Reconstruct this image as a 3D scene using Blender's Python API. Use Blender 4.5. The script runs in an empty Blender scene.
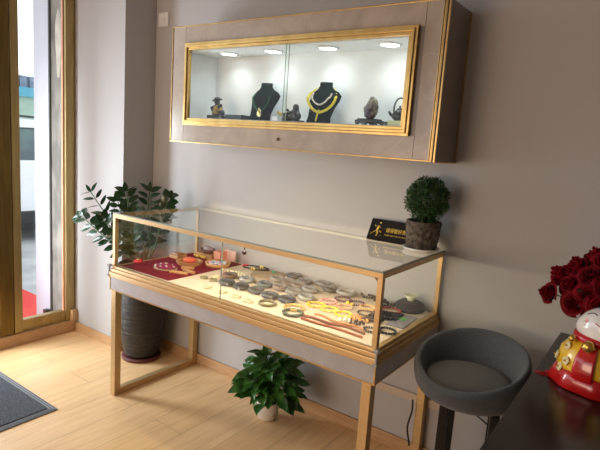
import bpy, bmesh, math, random
from math import sin, cos, pi, radians as R
from mathutils import Vector as V, Matrix, Quaternion, noise as mnoise
random.seed(7)
sc = bpy.context.scene
col = sc.collection
# ------------------------------------------------------------------ camera
cam_d = bpy.data.cameras.new('camera'); cam = bpy.data.objects.new('camera', cam_d); col.objects.link(cam)
cam_d.sensor_width = 36; cam_d.lens = 514.607/600*36; cam_d.clip_start = .05; cam_d.clip_end = 200
cam.matrix_world = Matrix.Translation((2.2723, -2.1487, 1.3969)) @ Matrix.Rotation(0.6168, 4, 'Z') @ Matrix.Rotation(1.4135, 4, 'X') @ Matrix.Rotation(0.0693, 4, 'Z')
sc.camera = cam
# ------------------------------------------------------------------ exposure, world, room lights
sc.view_settings.view_transform = 'Standard'; sc.view_settings.look = 'None'
sc.view_settings.exposure = 0; sc.view_settings.gamma = 1
sc.view_settings.use_curve_mapping = False
w = bpy.data.worlds.new('sky'); sc.world = w; w.use_nodes = True
bgn = w.node_tree.nodes['Background']; bgn.inputs[0].default_value = (.86, .92, 1, 1); bgn.inputs[1].default_value = 2.3
def area(name, loc, rot, sx, sy, power, color, portal=False, spread=None):
    d = bpy.data.lights.new(name, 'AREA'); d.shape = 'RECTANGLE'; d.size = sx; d.size_y = sy; d.energy = power; d.color = color
    if portal: d.cycles.is_portal = True
    if spread: d.spread = spread
    o = bpy.data.objects.new(name, d); col.objects.link(o); o.location = loc; o.rotation_euler = rot
    return o
# daylight through the glazed entrance (left wall) and through the shop window behind the camera
area('entrance_portal', (-1.12, -2.2, 1.3), (0, R(-90), 0), 2.4, 4.0, 1, (1, 1, 1), portal=True)
area('shop_window_daylight', (.1, -4.32, .90), (R(82), 0, 0), 1.9, .8, 36, (1, .62, .32))
area('entrance_daylight', (-1.14, -1.0, .88), (0, R(-91), R(48)), 1.35, .3, 37, (.84, .91, 1))
# ------------------------------------------------------------------ materials
def hexc(r, g, b):
    f = lambda c: (c/255/12.92) if c/255 <= .04045 else ((c/255+.055)/1.055)**2.4
    return (f(r), f(g), f(b), 1)
MATS = {}
def mat(name, c, rough=.5, metal=0, c2=None, scale=8, detail=4, bump=0, bscale=40, spec=.5, emit=None, estr=0, coat=0, stretch=None, trans=0, sheen=0, sss=0):
    """principled material with a procedural noise colour variation and bump"""
    if name in MATS: return MATS[name]
    m = bpy.data.materials.new(name); m.use_nodes = True; nt = m.node_tree; p = nt.nodes['Principled BSDF']
    c = tuple(c)+(1,) if len(c) == 3 else c
    p.inputs['Base Color'].default_value = c; p.inputs['Roughness'].default_value = rough; p.inputs['Metallic'].default_value = metal
    p.inputs['Specular IOR Level'].default_value = spec; p.inputs['Coat Weight'].default_value = coat
    p.inputs['Transmission Weight'].default_value = trans; p.inputs['Sheen Weight'].default_value = sheen
    if sss: p.inputs['Subsurface Weight'].default_value = sss; p.inputs['Subsurface Radius'].default_value = (.02, .01, .01)
    tc = nt.nodes.new('ShaderNodeTexCoord'); mp = nt.nodes.new('ShaderNodeMapping')
    nt.links.new(tc.outputs['Object'], mp.inputs[0])
    if stretch: mp.inputs['Scale'].default_value = stretch
    if c2:
        c2 = tuple(c2)+(1,) if len(c2) == 3 else c2
        n = nt.nodes.new('ShaderNodeTexNoise'); n.inputs['Scale'].default_value = scale; n.inputs['Detail'].default_value = detail
        r = nt.nodes.new('ShaderNodeValToRGB'); r.color_ramp.elements[0].color = c; r.color_ramp.elements[1].color = c2
        r.color_ramp.elements[0].position = .38; r.color_ramp.elements[1].position = .62
        nt.links.new(mp.outputs[0], n.inputs['Vector']); nt.links.new(n.outputs['Fac'], r.inputs[0]); nt.links.new(r.outputs[0], p.inputs['Base Color'])
    if bump:
        n2 = nt.nodes.new('ShaderNodeTexNoise'); n2.inputs['Scale'].default_value = bscale; n2.inputs['Detail'].default_value = 3
        b = nt.nodes.new('ShaderNodeBump'); b.inputs['Strength'].default_value = bump; b.inputs['Distance'].default_value = .01
        nt.links.new(mp.outputs[0], n2.inputs['Vector']); nt.links.new(n2.outputs['Fac'], b.inputs['Height']); nt.links.new(b.outputs[0], p.inputs['Normal'])
    if emit: p.inputs['Emission Color'].default_value = tuple(emit)+(1,); p.inputs['Emission Strength'].default_value = estr
    MATS[name] = m; return m
def glass(name, tint=(.93, .97, .95), ior=1.5, rough=0.0, refl=1.0):
    m = bpy.data.materials.new(name); m.use_nodes = True; nt = m.node_tree; nt.nodes.clear()
    o = nt.nodes.new('ShaderNodeOutputMaterial'); mx = nt.nodes.new('ShaderNodeMixShader'); t = nt.nodes.new('ShaderNodeBsdfTransparent')
    g = nt.nodes.new('ShaderNodeBsdfGlossy'); f = nt.nodes.new('ShaderNodeFresnel')
    t.inputs[0].default_value = (*tint, 1); g.inputs['Roughness'].default_value = rough; g.inputs[0].default_value = (1, 1, 1, 1); f.inputs[0].default_value = ior
    mul = nt.nodes.new('ShaderNodeMath'); mul.operation = 'MULTIPLY'; mul.inputs[1].default_value = refl
    ge = nt.nodes.new('ShaderNodeNewGeometry'); inv = nt.nodes.new('ShaderNodeMath'); inv.operation = 'SUBTRACT'; inv.inputs[0].default_value = 1; m3 = nt.nodes.new('ShaderNodeMath'); m3.operation = 'MULTIPLY'
    nt.links.new(ge.outputs['Backfacing'], inv.inputs[1]); nt.links.new(f.outputs[0], mul.inputs[0]); nt.links.new(mul.outputs[0], m3.inputs[0]); nt.links.new(inv.outputs[0], m3.inputs[1]); nt.links.new(m3.outputs[0], mx.inputs[0]); nt.links.new(t.outputs[0], mx.inputs[1]); nt.links.new(g.outputs[0], mx.inputs[2]); nt.links.new(mx.outputs[0], o.inputs[0])
    MATS[name] = m; return m
def marble(name, a, b, vein, rough=.25):
    m = bpy.data.materials.new(name); m.use_nodes = True; nt = m.node_tree; p = nt.nodes['Principled BSDF']; p.inputs['Roughness'].default_value = rough
    tc = nt.nodes.new('ShaderNodeTexCoord'); n = nt.nodes.new('ShaderNodeTexNoise'); n.inputs['Scale'].default_value = 5; n.inputs['Detail'].default_value = 8; n.inputs['Distortion'].default_value = 1.4
    r = nt.nodes.new('ShaderNodeValToRGB'); e = r.color_ramp.elements; e[0].color = (*a, 1); e[0].position = .3; e[1].color = (*b, 1); e[1].position = .7
    n2 = nt.nodes.new('ShaderNodeTexNoise'); n2.inputs['Scale'].default_value = 3.2; n2.inputs['Detail'].default_value = 6; n2.inputs['Distortion'].default_value = 2.5
    r2 = nt.nodes.new('ShaderNodeValToRGB'); q = r2.color_ramp.elements; q[0].color = (0, 0, 0, 1); q[0].position = .485; q[1].color = (0, 0, 0, 1); q[1].position = .515
    k = q.new(.5); k.color = (.22, .22, .22, 1)
    mx = nt.nodes.new('ShaderNodeMixRGB'); mx.inputs[2].default_value = (*vein, 1)
    for x in (n, n2): nt.links.new(tc.outputs['Object'], x.inputs['Vector'])
    nt.links.new(n.outputs['Fac'], r.inputs[0]); nt.links.new(n2.outputs['Fac'], r2.inputs[0]); nt.links.new(r2.outputs[0], mx.inputs[0]); nt.links.new(r.outputs[0], mx.inputs[1]); nt.links.new(mx.outputs[0], p.inputs['Base Color'])
    MATS[name] = m; return m
def planks():
    m = bpy.data.materials.new('floor_planks'); m.use_nodes = True; nt = m.node_tree; p = nt.nodes['Principled BSDF']
    p.inputs['Roughness'].default_value = .38
    tc = nt.nodes.new('ShaderNodeTexCoord'); mp = nt.nodes.new('ShaderNodeMapping'); mp.inputs['Rotation'].default_value = (0, 0, R(90))
    nt.links.new(tc.outputs['Object'], mp.inputs[0])
    br = nt.nodes.new('ShaderNodeTexBrick'); br.inputs['Scale'].default_value = 1; br.inputs['Brick Width'].default_value = 1.2; br.inputs['Row Height'].default_value = .19; br.inputs['Mortar Size'].default_value = .0012
    br.inputs['Color1'].default_value = hexc(240, 200, 148); br.inputs['Color2'].default_value = hexc(235, 193, 140); br.inputs['Mortar'].default_value = hexc(176, 138, 100); br.inputs['Bias'].default_value = 0
    nt.links.new(mp.outputs[0], br.inputs['Vector'])
    m2 = nt.nodes.new('ShaderNodeMapping'); m2.inputs['Scale'].default_value = (9, 1.1, 1); nt.links.new(tc.outputs['Object'], m2.inputs[0])
    n = nt.nodes.new('ShaderNodeTexNoise'); n.inputs['Scale'].default_value = 2.2; n.inputs['Detail'].default_value = 7; n.inputs['Distortion'].default_value = 1.2
    nt.links.new(m2.outputs[0], n.inputs['Vector'])
    r = nt.nodes.new('ShaderNodeValToRGB'); e = r.color_ramp.elements; e[0].position = .35; e[0].color = (.84, .78, .72, 1); e[1].position = .62; e[1].color = (1, 1, 1, 1)
    nt.links.new(n.outputs['Fac'], r.inputs[0])
    mx = nt.nodes.new('ShaderNodeMixRGB'); mx.blend_type = 'MULTIPLY'; mx.inputs[0].default_value = .75
    nt.links.new(br.outputs['Color'], mx.inputs[1]); nt.links.new(r.outputs[0], mx.inputs[2]); nt.links.new(mx.outputs[0], p.inputs['Base Color'])
    MATS['floor'] = m; return m
M_floor = planks()
M_wall = mat('wall_paint', (.455, .440, .428), .75, c2=(.44, .425, .414), scale=2, bump=.05, bscale=120)
M_ceil = mat('ceiling_paint', (.42, .40, .38), .85, c2=(.40, .385, .37))
M_skirt = mat('baseboard_oak', hexc(196, 158, 116), .4, c2=hexc(183, 143, 101), scale=6, stretch=(1, 8, 14))
M_gold = mat('champagne_gold', hexc(196, 164, 108), .33, .8, c2=hexc(182, 148, 94), scale=30)
M_gold2 = mat('brushed_gold', hexc(205, 174, 124), .38, .5, c2=hexc(196, 163, 113), scale=14, stretch=(1, 1, 20))
M_golddoor = mat('door_gold', hexc(172, 150, 100), .36, .7, c2=hexc(156, 134, 88), scale=9, stretch=(10, 10, .6))
M_goldframe = mat('polished_gold', hexc(205, 172, 108), .28, .8, c2=hexc(190, 156, 92), scale=20)
M_marble = marble('marble_taupe', (.43, .36, .285), (.33, .27, .215), (.54, .46, .37), .22)
M_marble2 = marble('marble_grey', (.44, .43, .43), (.37, .36, .365), (.55, .53, .52), .25)
M_glass = glass('case_glass', (.96, .985, .975), 1.62)
M_front = glass('case_front_glass', (.96, .985, .975), 1.68)
M_cabglass = glass('cabinet_glass', (.96, .985, .975), 1.28)
M_pane = glass('pane_glass', (.97, .985, .98), 1.45)
M_gedge = mat('glass_edge', (.42, .52, .48), .15, trans=.3)
M_white = mat('white_lining', (.82, .84, .84), .6, c2=(.80, .82, .82))
M_black = mat('black_plastic', (.012, .012, .013), .3, c2=(.018, .018, .02))
M_blackmetal = mat('black_metal', (.015, .015, .016), .28, .3, c2=(.02, .02, .02))
M_velvet = mat('dark_green_velvet', (.003, .007, .006), .9, c2=(.005, .010, .008), scale=40, spec=.1)
M_cloth = mat('cream_cloth', (.70, .60, .46), .9, c2=(.66, .56, .42), scale=30, bump=.2, bscale=300)
M_wood = mat('warm_wood', (.42, .24, .10), .45, c2=(.33, .17, .07), scale=14, stretch=(1, 6, 6))
M_orangewood = mat('orange_wood', (.62, .36, .14), .45, c2=(.52, .28, .10), scale=14)
M_bag = glass('plastic_bag', (.90, .90, .90), 1.35, .25, 1.2)
M_clear = mat('clear_plastic', (.55, .53, .52), .2, c2=(.48, .47, .46), trans=.35)
M_ceramic = mat('white_ceramic', (.80, .79, .76), .25, c2=(.76, .75, .72))
# ------------------------------------------------------------------ geometry helpers
class B:
    def __init__(s): s.bm = bmesh.new()
    def box(s, a, b, M=None):
        a, b = V(a), V(b); vs = []
        for z in (a.z, b.z):
            for x, y in ((a.x, a.y), (b.x, a.y), (b.x, b.y), (a.x, b.y)):
                p = V((x, y, z)); vs.append(s.bm.verts.new(M @ p if M else p))
        for f in ((3, 2, 1, 0), (4, 5, 6, 7), (0, 1, 5, 4), (1, 2, 6, 5), (2, 3, 7, 6), (3, 0, 4, 7)): s.bm.faces.new([vs[i] for i in f])
        return s
    def prism(s, poly, f0, f1, cap=True):
        """poly: list of 2-D points; f0,f1 map a 2-D point to the two ends"""
        A = [s.bm.verts.new(f0(p)) for p in poly]; C = [s.bm.verts.new(f1(p)) for p in poly]; n = len(poly)
        for i in range(n): s.bm.faces.new((A[i], A[(i+1) % n], C[(i+1) % n], C[i]))
        if cap: s.bm.faces.new(A[::-1]); s.bm.faces.new(C)
        return s
    def tube(s, pts, r, seg=10, closed=False, cap=True, flat=None):
        pts = [V(p) for p in pts]; n = len(pts); rings = []; prev = None
        for i, p in enumerate(pts):
            if closed: t = pts[(i+1) % n]-pts[i-1]
            else: t = pts[min(i+1, n-1)]-pts[max(i-1, 0)]
            t.normalize()
            if prev is None:
                up = V((0, 0, 1)) if abs(t.z) < .9 else V((1, 0, 0)); u = t.cross(up).normalized()
            else: u = (prev-t*prev.dot(t)).normalized()
            prev = u; v = t.cross(u); rr = r(i/(n-1 if n > 1 else 1)) if callable(r) else r
            fl = flat or 1
            rings.append([s.bm.verts.new(p+u*cos(2*pi*k/seg)*rr+v*sin(2*pi*k/seg)*rr*fl) for k in range(seg)])
        m = n if closed else n-1
        for i in range(m):
            a, b = rings[i], rings[(i+1) % n]
            for k in range(seg):
                f = s.bm.faces.new((a[k], a[(k+1) % seg], b[(k+1) % seg], b[k])); f.smooth = True
        if cap and not closed: s.bm.faces.new(rings[0][::-1]); s.bm.faces.new(rings[-1])
        return s
    def lathe(s, prof, c=(0, 0, 0), seg=32, sx=1, sy=1, M=None, smooth=True, wob=None):
        c = V(c); rings = []
        for r, z in prof:
            if r < 1e-6: rings.append([s.bm.verts.new((M @ V((0, 0, z)) if M else V((0, 0, z)))+c)]); continue
            ring = []
            for k in range(seg):
                a = 2*pi*k/seg; rr = r*(wob(a, z) if wob else 1); p = V((rr*cos(a)*sx, rr*sin(a)*sy, z))
                ring.append(s.bm.verts.new((M @ p if M else p)+c))
            rings.append(ring)
        for a, b in zip(rings, rings[1:]):
            for k in range(seg):
                k2 = (k+1) % seg
                if len(a) == 1 and len(b) == 1: continue
                if len(a) == 1: vs = (a[0], b[k2], b[k])
                elif len(b) == 1: vs = (a[k], a[k2], b[0])
                else: vs = (a[k], a[k2], b[k2], b[k])
                f = s.bm.faces.new(vs); f.smooth = smooth
        return s
    def ball(s, c, r, seg=16, sc_=(1, 1, 1), M=None, n=None):
        c = V(c); rg = seg//2; pr = [(r*sin(pi*i/rg) if 0 < i < rg else 0, -r*cos(pi*i/rg)) for i in range(rg+1)]
        MM = (M or Matrix.Identity(3)).to_3x3() @ Matrix.Diagonal(V(sc_))
        return s.lathe(pr, c, seg, M=MM)
    def grid(s, f, nu, nv, smooth=True):
        vs = [[s.bm.verts.new(f(i/nu, j/nv)) for j in range(nv+1)] for i in range(nu+1)]
        for i in range(nu):
            for j in range(nv):
                q = s.bm.faces.new((vs[i][j], vs[i+1][j], vs[i+1][j+1], vs[i][j+1])); q.smooth = smooth
        return s
    def leaf(s, p, d, up, L, W, curl=.25, fold=.15, n=5):
        """pointed leaf starting at p going along d, blade facing up"""
        d = V(d).normalized(); sd = d.cross(V(up)).normalized(); u = sd.cross(d).normalized(); p = V(p); rows = []
        for i in range(n+1):
            t = i/n; w_ = W*.5*(sin(pi*t**.75)**.8 if 0 < t < 1 else 0); c = p+d*L*t*(1-.1*curl*t)-u*L*curl*t*t
            if w_ < 1e-5: rows.append([s.bm.verts.new(c)])
            else: rows.append([s.bm.verts.new(c+sd*w_+u*w_*fold*2), s.bm.verts.new(c), s.bm.verts.new(c-sd*w_+u*w_*fold*2)])
        for a, b in zip(rows, rows[1:]):
            if len(a) == 1 and len(b) == 3: fs = [(a[0], b[1], b[0]), (a[0], b[2], b[1])]
            elif len(b) == 1 and len(a) == 3: fs = [(a[0], a[1], b[0]), (a[1], a[2], b[0])]
            elif len(a) == 3: fs = [(a[0], a[1], b[1], b[0]), (a[1], a[2], b[2], b[1])]
            else: fs = []
            for q in fs: f = s.bm.faces.new(q); f.smooth = True
        return s
    def build(s, name, m, parent=None, bevel=0, world=True, sub=0, solid=0):
        me = bpy.data.meshes.new(name)
        bmesh.ops.recalc_face_normals(s.bm, faces=s.bm.faces[:]) if not getattr(s, 'keep', False) else None
        if bevel: bmesh.ops.bevel(s.bm, geom=s.bm.edges[:], offset=bevel, segments=2, affect='EDGES', profile=.6)
        o = bpy.data.objects.new(name, me); col.objects.link(o)
        if parent:
            o.parent = parent
            if world:
                inv = wm(parent).inverted()
                for v in s.bm.verts: v.co = inv @ v.co
        s.bm.to_mesh(me); s.bm.free(); me.materials.append(m)
        if solid: k = o.modifiers.new('solid', 'SOLIDIFY'); k.thickness = solid; k.offset = 0
        if sub: k = o.modifiers.new('sub', 'SUBSURF'); k.levels = sub; k.render_levels = sub
        return o
def wm(o):
    m = o.matrix_basis.copy()
    while o.parent: o = o.parent; m = o.matrix_basis @ m
    return m
def tag(o, label, cat, group=None, kind=None):
    if label: o['label'] = label
    if cat: o['category'] = cat
    if group: o['group'] = group
    if kind: o['kind'] = kind
    return o
def thing(name, loc, label, cat, group=None, rz=0):
    o = bpy.data.objects.new(name, None); col.objects.link(o); o.location = loc; o.rotation_euler = (0, 0, rz); o.empty_display_size = .05
    return tag(o, label, cat, group)
def struct(b, name, m, bevel=0):
    o = b.build(name, m, None, bevel); o['kind'] = 'structure'; return o
def copy_tree(o, parent=None):
    c = o.copy(); col.objects.link(c)
    if parent: c.parent = parent
    for ch in o.children: copy_tree(ch, c)
    return c
def bx(name, a, b, m, parent=None, bevel=.0015): return B().box(a, b).build(name, m, parent, bevel)
# ------------------------------------------------------------------ room shell
struct(B().box((-1.06, -4.45, -.06), (4.3, .12, 0)), 'floor', M_floor)
struct(B().box((-1.06, -4.45, 2.75), (4.3, .12, 2.85)), 'ceiling', M_ceil)
struct(B().box((-.44, 0, 0), (4.3, .12, 2.75)), 'wall_back', M_wall)
struct(B().box((-1.0, -.2214, 0), (-.4415, .12, 2.75)), 'wall_column', M_wall)
struct(B().box((4.2, -4.4, 0), (4.3, 0, 2.75)), 'wall_right', M_wall)
fw = B(); fw.box((-1.06, -4.45, 0), (-.9, -4.35, 2.75)); fw.box((1.1, -4.45, 0), (4.3, -4.35, 2.75)); fw.box((-.9, -4.45, 0), (1.1, -4.35, .5)); fw.box((-.9, -4.45, 2.2), (1.1, -4.35, 2.75))
struct(fw, 'wall_front', M_wall)
struct(B().box((-1.06, -4.35, 2.5), (-.95, -.2214, 2.75)), 'wall_left', M_wall)
# baseboards
struct(B().box((-.4415, -.012, 0), (4.2, 0, .062)), 'baseboard_back', M_skirt, .002)
bc = B(); bc.box((-.946, -.2334, 0), (-.4295, -.2216, .062)); bc.box((-.4413, -.2216, 0), (-.4295, -.012, .062))
struct(bc, 'baseboard_column', M_skirt)
struct(B().box((-1.04, -4.35, 0), (-.946, -.2334, .075)), 'baseboard_left', M_skirt, .003)
struct(B().box((-.975, -.262, .075), (-.93, -.2216, .155)), 'trim_1', M_skirt, .002)
# ------------------------------------------------------------------ glazed entrance, left wall
def door_bay(name, y0, y1, pane=True):
    f = B(); f.box((-1.02, y0, .075), (-.975, y1, .15)); f.box((-1.02, y0, 2.42), (-.975, y1, 2.5))
    root = f.build(name, M_golddoor, None); root['kind'] = 'structure'
    b = B(); b.box((-.995, y0, .15), (-.989, y1, 2.42)); b.build('pane', M_pane, root)
    return root
def post(name, y0, y1, m=None):
    b = B(); b.box((-1.02, y0, .075), (-.962, y1, 2.5)); o = b.build(name, m or M_golddoor, None, .003); o['kind'] = 'structure'; return o
post('trim_2', -.290, -.224)
sb = B(); sb.box((-1.017, -.585, .15), (-1.0, -.572, 2.42)); 
door_bay('window_1', -.582, -.290)
post('trim_3', -.632, -.582)
post('trim_4', -.72, -.637, mat('door_gold_dark', hexc(122, 98, 52), .35, .8, c2=hexc(108, 86, 44), scale=9, stretch=(10, 10, .6)))
door_bay('window_2', -1.29, -.72)
post('trim_5', -1.43, -1.29)
# door leaves stand open between y -1.43 and -2.5
struct(B().box((-1.02, -2.5, 2.42), (-.97, -1.43, 2.5)), 'trim_6', M_golddoor)
post('trim_7', -2.6, -2.5)
door_bay('window_3', -4.35, -2.6)
struct(B().box((-1.005, -.296, .15), (-.985, -.2905, 2.42)), 'trim_8', mat('copper_strip', hexc(196, 140, 108), .4, c2=hexc(180, 124, 92)))
s8 = B(); s8.box((-.95, -.2265, .155), (-.944, -.2216, 2.5)); struct(s8, 'trim_9', mat('sealant', (.55, .52, .5), .7, c2=(.4, .38, .36), scale=20))
# light switch on the wall
sw = thing('wall_switch', (-.365, 0, 2.08), 'white square switch plate high on the wall near the room corner', 'switch')
bx('plate', (-.408, -.012, 2.04), (-.322, 0, 2.12), M_ceramic, sw, .003)
for z0 in (2.046, 2.082):
    bx('rocker', (-.385, -.016, z0), (-.345, -.012, z0+.032), M_ceramic, sw, .001)
# ------------------------------------------------------------------ outside the door
pav = B().box((-9, -9, -.12), (-1.06, 12, -.02)); tag(pav.build('pavement', mat('pavement_stone', (.40, .40, .39), .8, c2=(.30, .30, .295), scale=3, bump=.2), None), None, None, kind='structure')
cp = B().box((-2.75, -4.0, -.02), (-1.08, -.02, -.008)); tag(cp.build('red_carpet', mat('red_carpet', (.62, .045, .035), .9, c2=(.55, .035, .03), scale=60, bump=.3, bscale=300)), 'bright red carpet laid on the pavement outside the entrance', 'carpet')
struct(B().box((-1.2, -.262, -.02), (-1.045, -.05, 2.75)), 'trim_10', mat('raw_concrete', (.11, .10, .085), .9, c2=(.22, .195, .165), scale=9, detail=8, bump=.6, bscale=30, stretch=(1, 1, .5)))
pt = B()
def patch(u, v):
    a = 2*pi*u; return V((-1.095+.035*v*cos(a)*(1+.2*sin(3*a)), -.2635, 1.93+.22*v*sin(a)))
pt.grid(patch, 20, 3); struct(pt, 'trim_11', mat('plaster_patch', (.36, .32, .26), .9, c2=(.5, .44, .37)))
bc_ = B()
for i in range(7):
    zz = .3+i*.31+random.uniform(-.08, .08); bc_.ball((-1.052-random.uniform(0, .01), -.263, zz), .008, 8, (1, .5, random.uniform(1.5, 4)))
struct(bc_, 'trim_12', mat('plaster_blobs', (.6, .54, .46), .9, c2=(.5, .45, .38)))
struct(B().box((-1.4, -.27, -.02), (-1.201, .0, 2.75)), 'trim_13', mat('white_jamb', (.40, .39, .43), .5, c2=(.385, .375, .415)))
struct(B().box((-1.201, -.275, -.02), (-1.186, -.262, 2.75)), 'trim_14', mat('dark_gap', (.06, .055, .05), .8))
bx_l = bx('floor_hinge', (-1.235, -.31, -.02), (-1.195, -.275, .10), M_blackmetal, None, .004); tag(bx_l, 'small rusty dark metal fitting at the foot of the white door jamb', 'fitting')
# white car, parallel to the shop front
def car(x1, ya, paint, label):
    x0 = x1-1.8; yb = ya+4.4
    t = thing('parked_car', (x1-.9, ya+2.2, -.02), label, 'car')
    prof = [(ya, .30), (ya-.02, .62), (ya+.1, .84), (ya+.95, .97), (yb-.12, .97), (yb, .82), (yb, .36), (yb-.2, .26), (ya+.2, .26)]
    b = B(); b.prism(prof, lambda p: V((x1, p[0], p[1])), lambda p: V((x0, p[0], p[1]))); b.build('body', paint, t, .03)
    pc = [(ya+.9, .95), (ya+1.55, 1.36), (ya+2.2, 1.43), (yb-.9, 1.40), (yb-.15, .95)]
    b = B(); b.prism(pc, lambda p: V((x1-.05-(p[1]-.95)*.35, p[0], p[1])), lambda p: V((x0+.05+(p[1]-.95)*.35, p[0], p[1]))); b.build('cabin', mat('car_window', (.045, .07, .08), .12, c2=(.12, .20, .17), scale=1.6), t, .01)
    pr = [(ya+1.4, 1.34), (ya+1.55, 1.39), (ya+2.2, 1.46), (yb-.9, 1.43), (yb-.55, 1.30), (yb-.7, 1.30), (yb-1, 1.37), (ya+1.7, 1.35)]
    b = B(); b.prism(pr, lambda p: V((x1-.16, p[0], p[1])), lambda p: V((x0+.16, p[0], p[1]))); b.build('roof', paint, t)
    b = B(); b.tube([(x1-.2, ya+1.6, 1.44), (x1-.2, ya+1.9, 1.5), (x1-.2, yb-1.1, 1.47), (x1-.2, yb-.9, 1.42)], .014, 8); b.build('roof_rail', M_black, t)
    for yy in (ya+1.25, yb-1.35): B().box((x1-.17, yy, .95), (x1-.04, yy+.07, 1.38)).build('pillar', paint, t)
    b = B(); b.box((x1-.03, ya+.15, .2), (x1+.02, yb-.15, .36)); b.build('sill', M_black, t, .01)
    for yy in (ya+.85, yb-.75):
        for xx in (x1-.12, x0+.12):
            M = Matrix.Rotation(R(90), 3, 'Y'); b = B(); b.lathe([(0, -.1), (.3, -.11), (.335, -.07), (.335, .07), (.3, .11), (0, .1)], (xx, yy, .315), 28, M=M); wh = b.build('wheel', mat('tyre', (.02, .02, .022), .8), t)
            b = B(); b.lathe([(0, -.12), (.2, -.122), (.2, .122), (0, .12)], (xx, yy, .315), 10, M=M, smooth=False); b.build('rim', mat('alloy', (.5, .51, .52), .3, .8), wh)
    b = B(); b.box((x1-.01, ya+1.9, .80), (x1+.012, ya+2.1, .825)); b.build('door_handle', paint, t, .004)
car(-4.0, -1.3, mat('car_white', (.70, .72, .74), .2, coat=.6, c2=(.69, .71, .73)), 'white car parked outside on the pavement beyond the glass door')
car(-2.85, -7.3, mat('car_green', (.018, .035, .025), .25, coat=.6, c2=(.02, .04, .028)), 'unseen dark green car added outside the shop for its dark reflection in the case glass')  # out of view, added to give the case glass something dark to reflect
def kiosk():
    t = thing('roadside_building', (-13, 5, -.02), 'low pale green building with a cyan fascia across the street', 'building')
    bx('wall', (-14, -3, -.02), (-12, 14, 2.12), mat('pale_green_wall', (.27, .36, .28), .8, c2=(.24, .33, .26)), t, 0)
    bx('fascia', (-14.1, -3.1, 2.12), (-11.9, 14.1, 2.36), mat('cyan_fascia', (.07, .27, .36), .5, c2=(.06, .25, .33)), t, 0)
    b = B()
    for i in range(70): b.box((-14.1, -3.1+i*.246, 2.36), (-11.95, -3.1+i*.246+.16, 2.66))
    b.box((-14, -3, 2.36), (-12, 14, 2.6)); b.build('roof_slats', mat('slate_roof', (.10, .14, .20), .6, c2=(.16, .2, .26)), t)
kiosk()
# ------------------------------------------------------------------ entrance mat
em = thing('entrance_mat', (-.5, -1.3, 0), 'charcoal ribbed entrance mat with a grey rubber border lying on the wood floor', 'mat')
b = B(); b.box((-.90, -1.95, 0.0005), (-.04, -.866, .006)); b.build('border', mat('mat_rubber', (.10, .105, .11), .6, c2=(.12, .125, .13)), em, .002)
b = B(); b.box((-.865, -1.915, .006), (-.075, -.901, .011)); b.build('pile', mat('mat_pile', (.045, .05, .058), .95, c2=(.10, .11, .125), scale=160, detail=2, bump=.8, bscale=260), em, .002)
b = B()
for k in range(2):
    o_ = .012+k*.012
    b.box((-.90+o_, -1.95+o_, .006), (-.04-o_, -1.95+o_+.003, .0085)); b.box((-.90+o_, -.866-o_-.003, .006), (-.04-o_, -.866-o_, .0085))
    b.box((-.90+o_, -1.95+o_, .006), (-.90+o_+.003, -.866-o_, .0085)); b.box((-.04-o_-.003, -1.95+o_, .006), (-.04-o_, -.866-o_, .0085))
b.build('edge_line', mat('mat_line', (.28, .29, .31), .5), em)
# ------------------------------------------------------------------ wall display cabinet
X0, X1, YF, Z0, Z1 = 0.0, 1.525, -.236, 1.359, 1.961
wc = thing('wall_display_cabinet', (.76, -.118, Z0), 'wall-mounted marble-faced display cabinet with gold framed glass front and lit interior', 'display cabinet')
OX0, OX1, OZ0, OZ1 = .11, 1.405, 1.456, 1.866
sh = B()   # carcass around the opening, open to the front
sh.box((X0+.004, YF+.004, Z0), (X1-.002, 0-.001, OZ0)); sh.box((X0+.004, YF+.004, OZ1), (X1-.002, -.001, Z1))
sh.box((X0+.004, YF+.004, OZ0), (OX0, -.001, OZ1)); sh.box((OX1, YF+.004, OZ0), (X1-.002, -.001, OZ1))
sh.build('carcass', marble('marble_dark', (.20, .165, .135), (.16, .13, .105), (.25, .21, .17), .3), wc)
fp = B(); y0, y1 = YF, YF+.004
fp.box((.102, y0, OZ1), (1.432, y1, Z1-.004)); fp.box((.102, y0, Z0+.004), (1.432, y1, OZ0)); fp.build('front_panel', M_marble, wc)
for a, b_ in ((X0+.006, .100), (1.434, 1.500)):
    B().box((a, y0, Z0+.004), (b_, y1, Z1-.004)).build('side_panel', M_marble, wc)
wl = B(); wl.box((.101, YF+.02, 1.47), (1.432, YF+.021, 1.47)) if False else None
# white interior
it = B(); it.box((OX0, -.022, OZ0), (OX1, -.014, OZ1)); it.box((OX0, YF+.01, OZ0), (OX0+.012, -.02, OZ1)); it.box((OX1-.012, YF+.01, OZ0), (OX1, -.02, OZ1))
it.box((OX0, YF+.01, 1.832), (OX1, -.02, OZ1)); it.box((OX0, YF+.01, OZ0), (OX1, -.02, 1.492)); it.build('white_interior', M_white, wc)
def frame_ring(x0, x1, z0, z1, wdt, ya, yb, nm, m, par, bev=.0015):
    b = B(); b.box((x0, ya, z1-wdt), (x1, yb, z1)); b.box((x0, ya, z0), (x1, yb, z0+wdt)); b.box((x0, ya, z0+wdt), (x0+wdt, yb, z1-wdt)); b.box((x1-wdt, ya, z0+wdt), (x1, yb, z1-wdt))
    return b.build(nm, m, par, bev)
gf = frame_ring(.106, 1.411, 1.452, 1.872, .012, YF-.012, YF+.004, 'window_frame', M_goldframe, wc)
frame_ring(.118, 1.399, 1.464, 1.860, .012, YF-.020, YF+.004, 'raised_moulding', M_goldframe, gf)
frame_ring(.130, 1.387, 1.476, 1.848, .013, YF-.012, YF+.006, 'inner_moulding', M_goldframe, gf)
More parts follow.
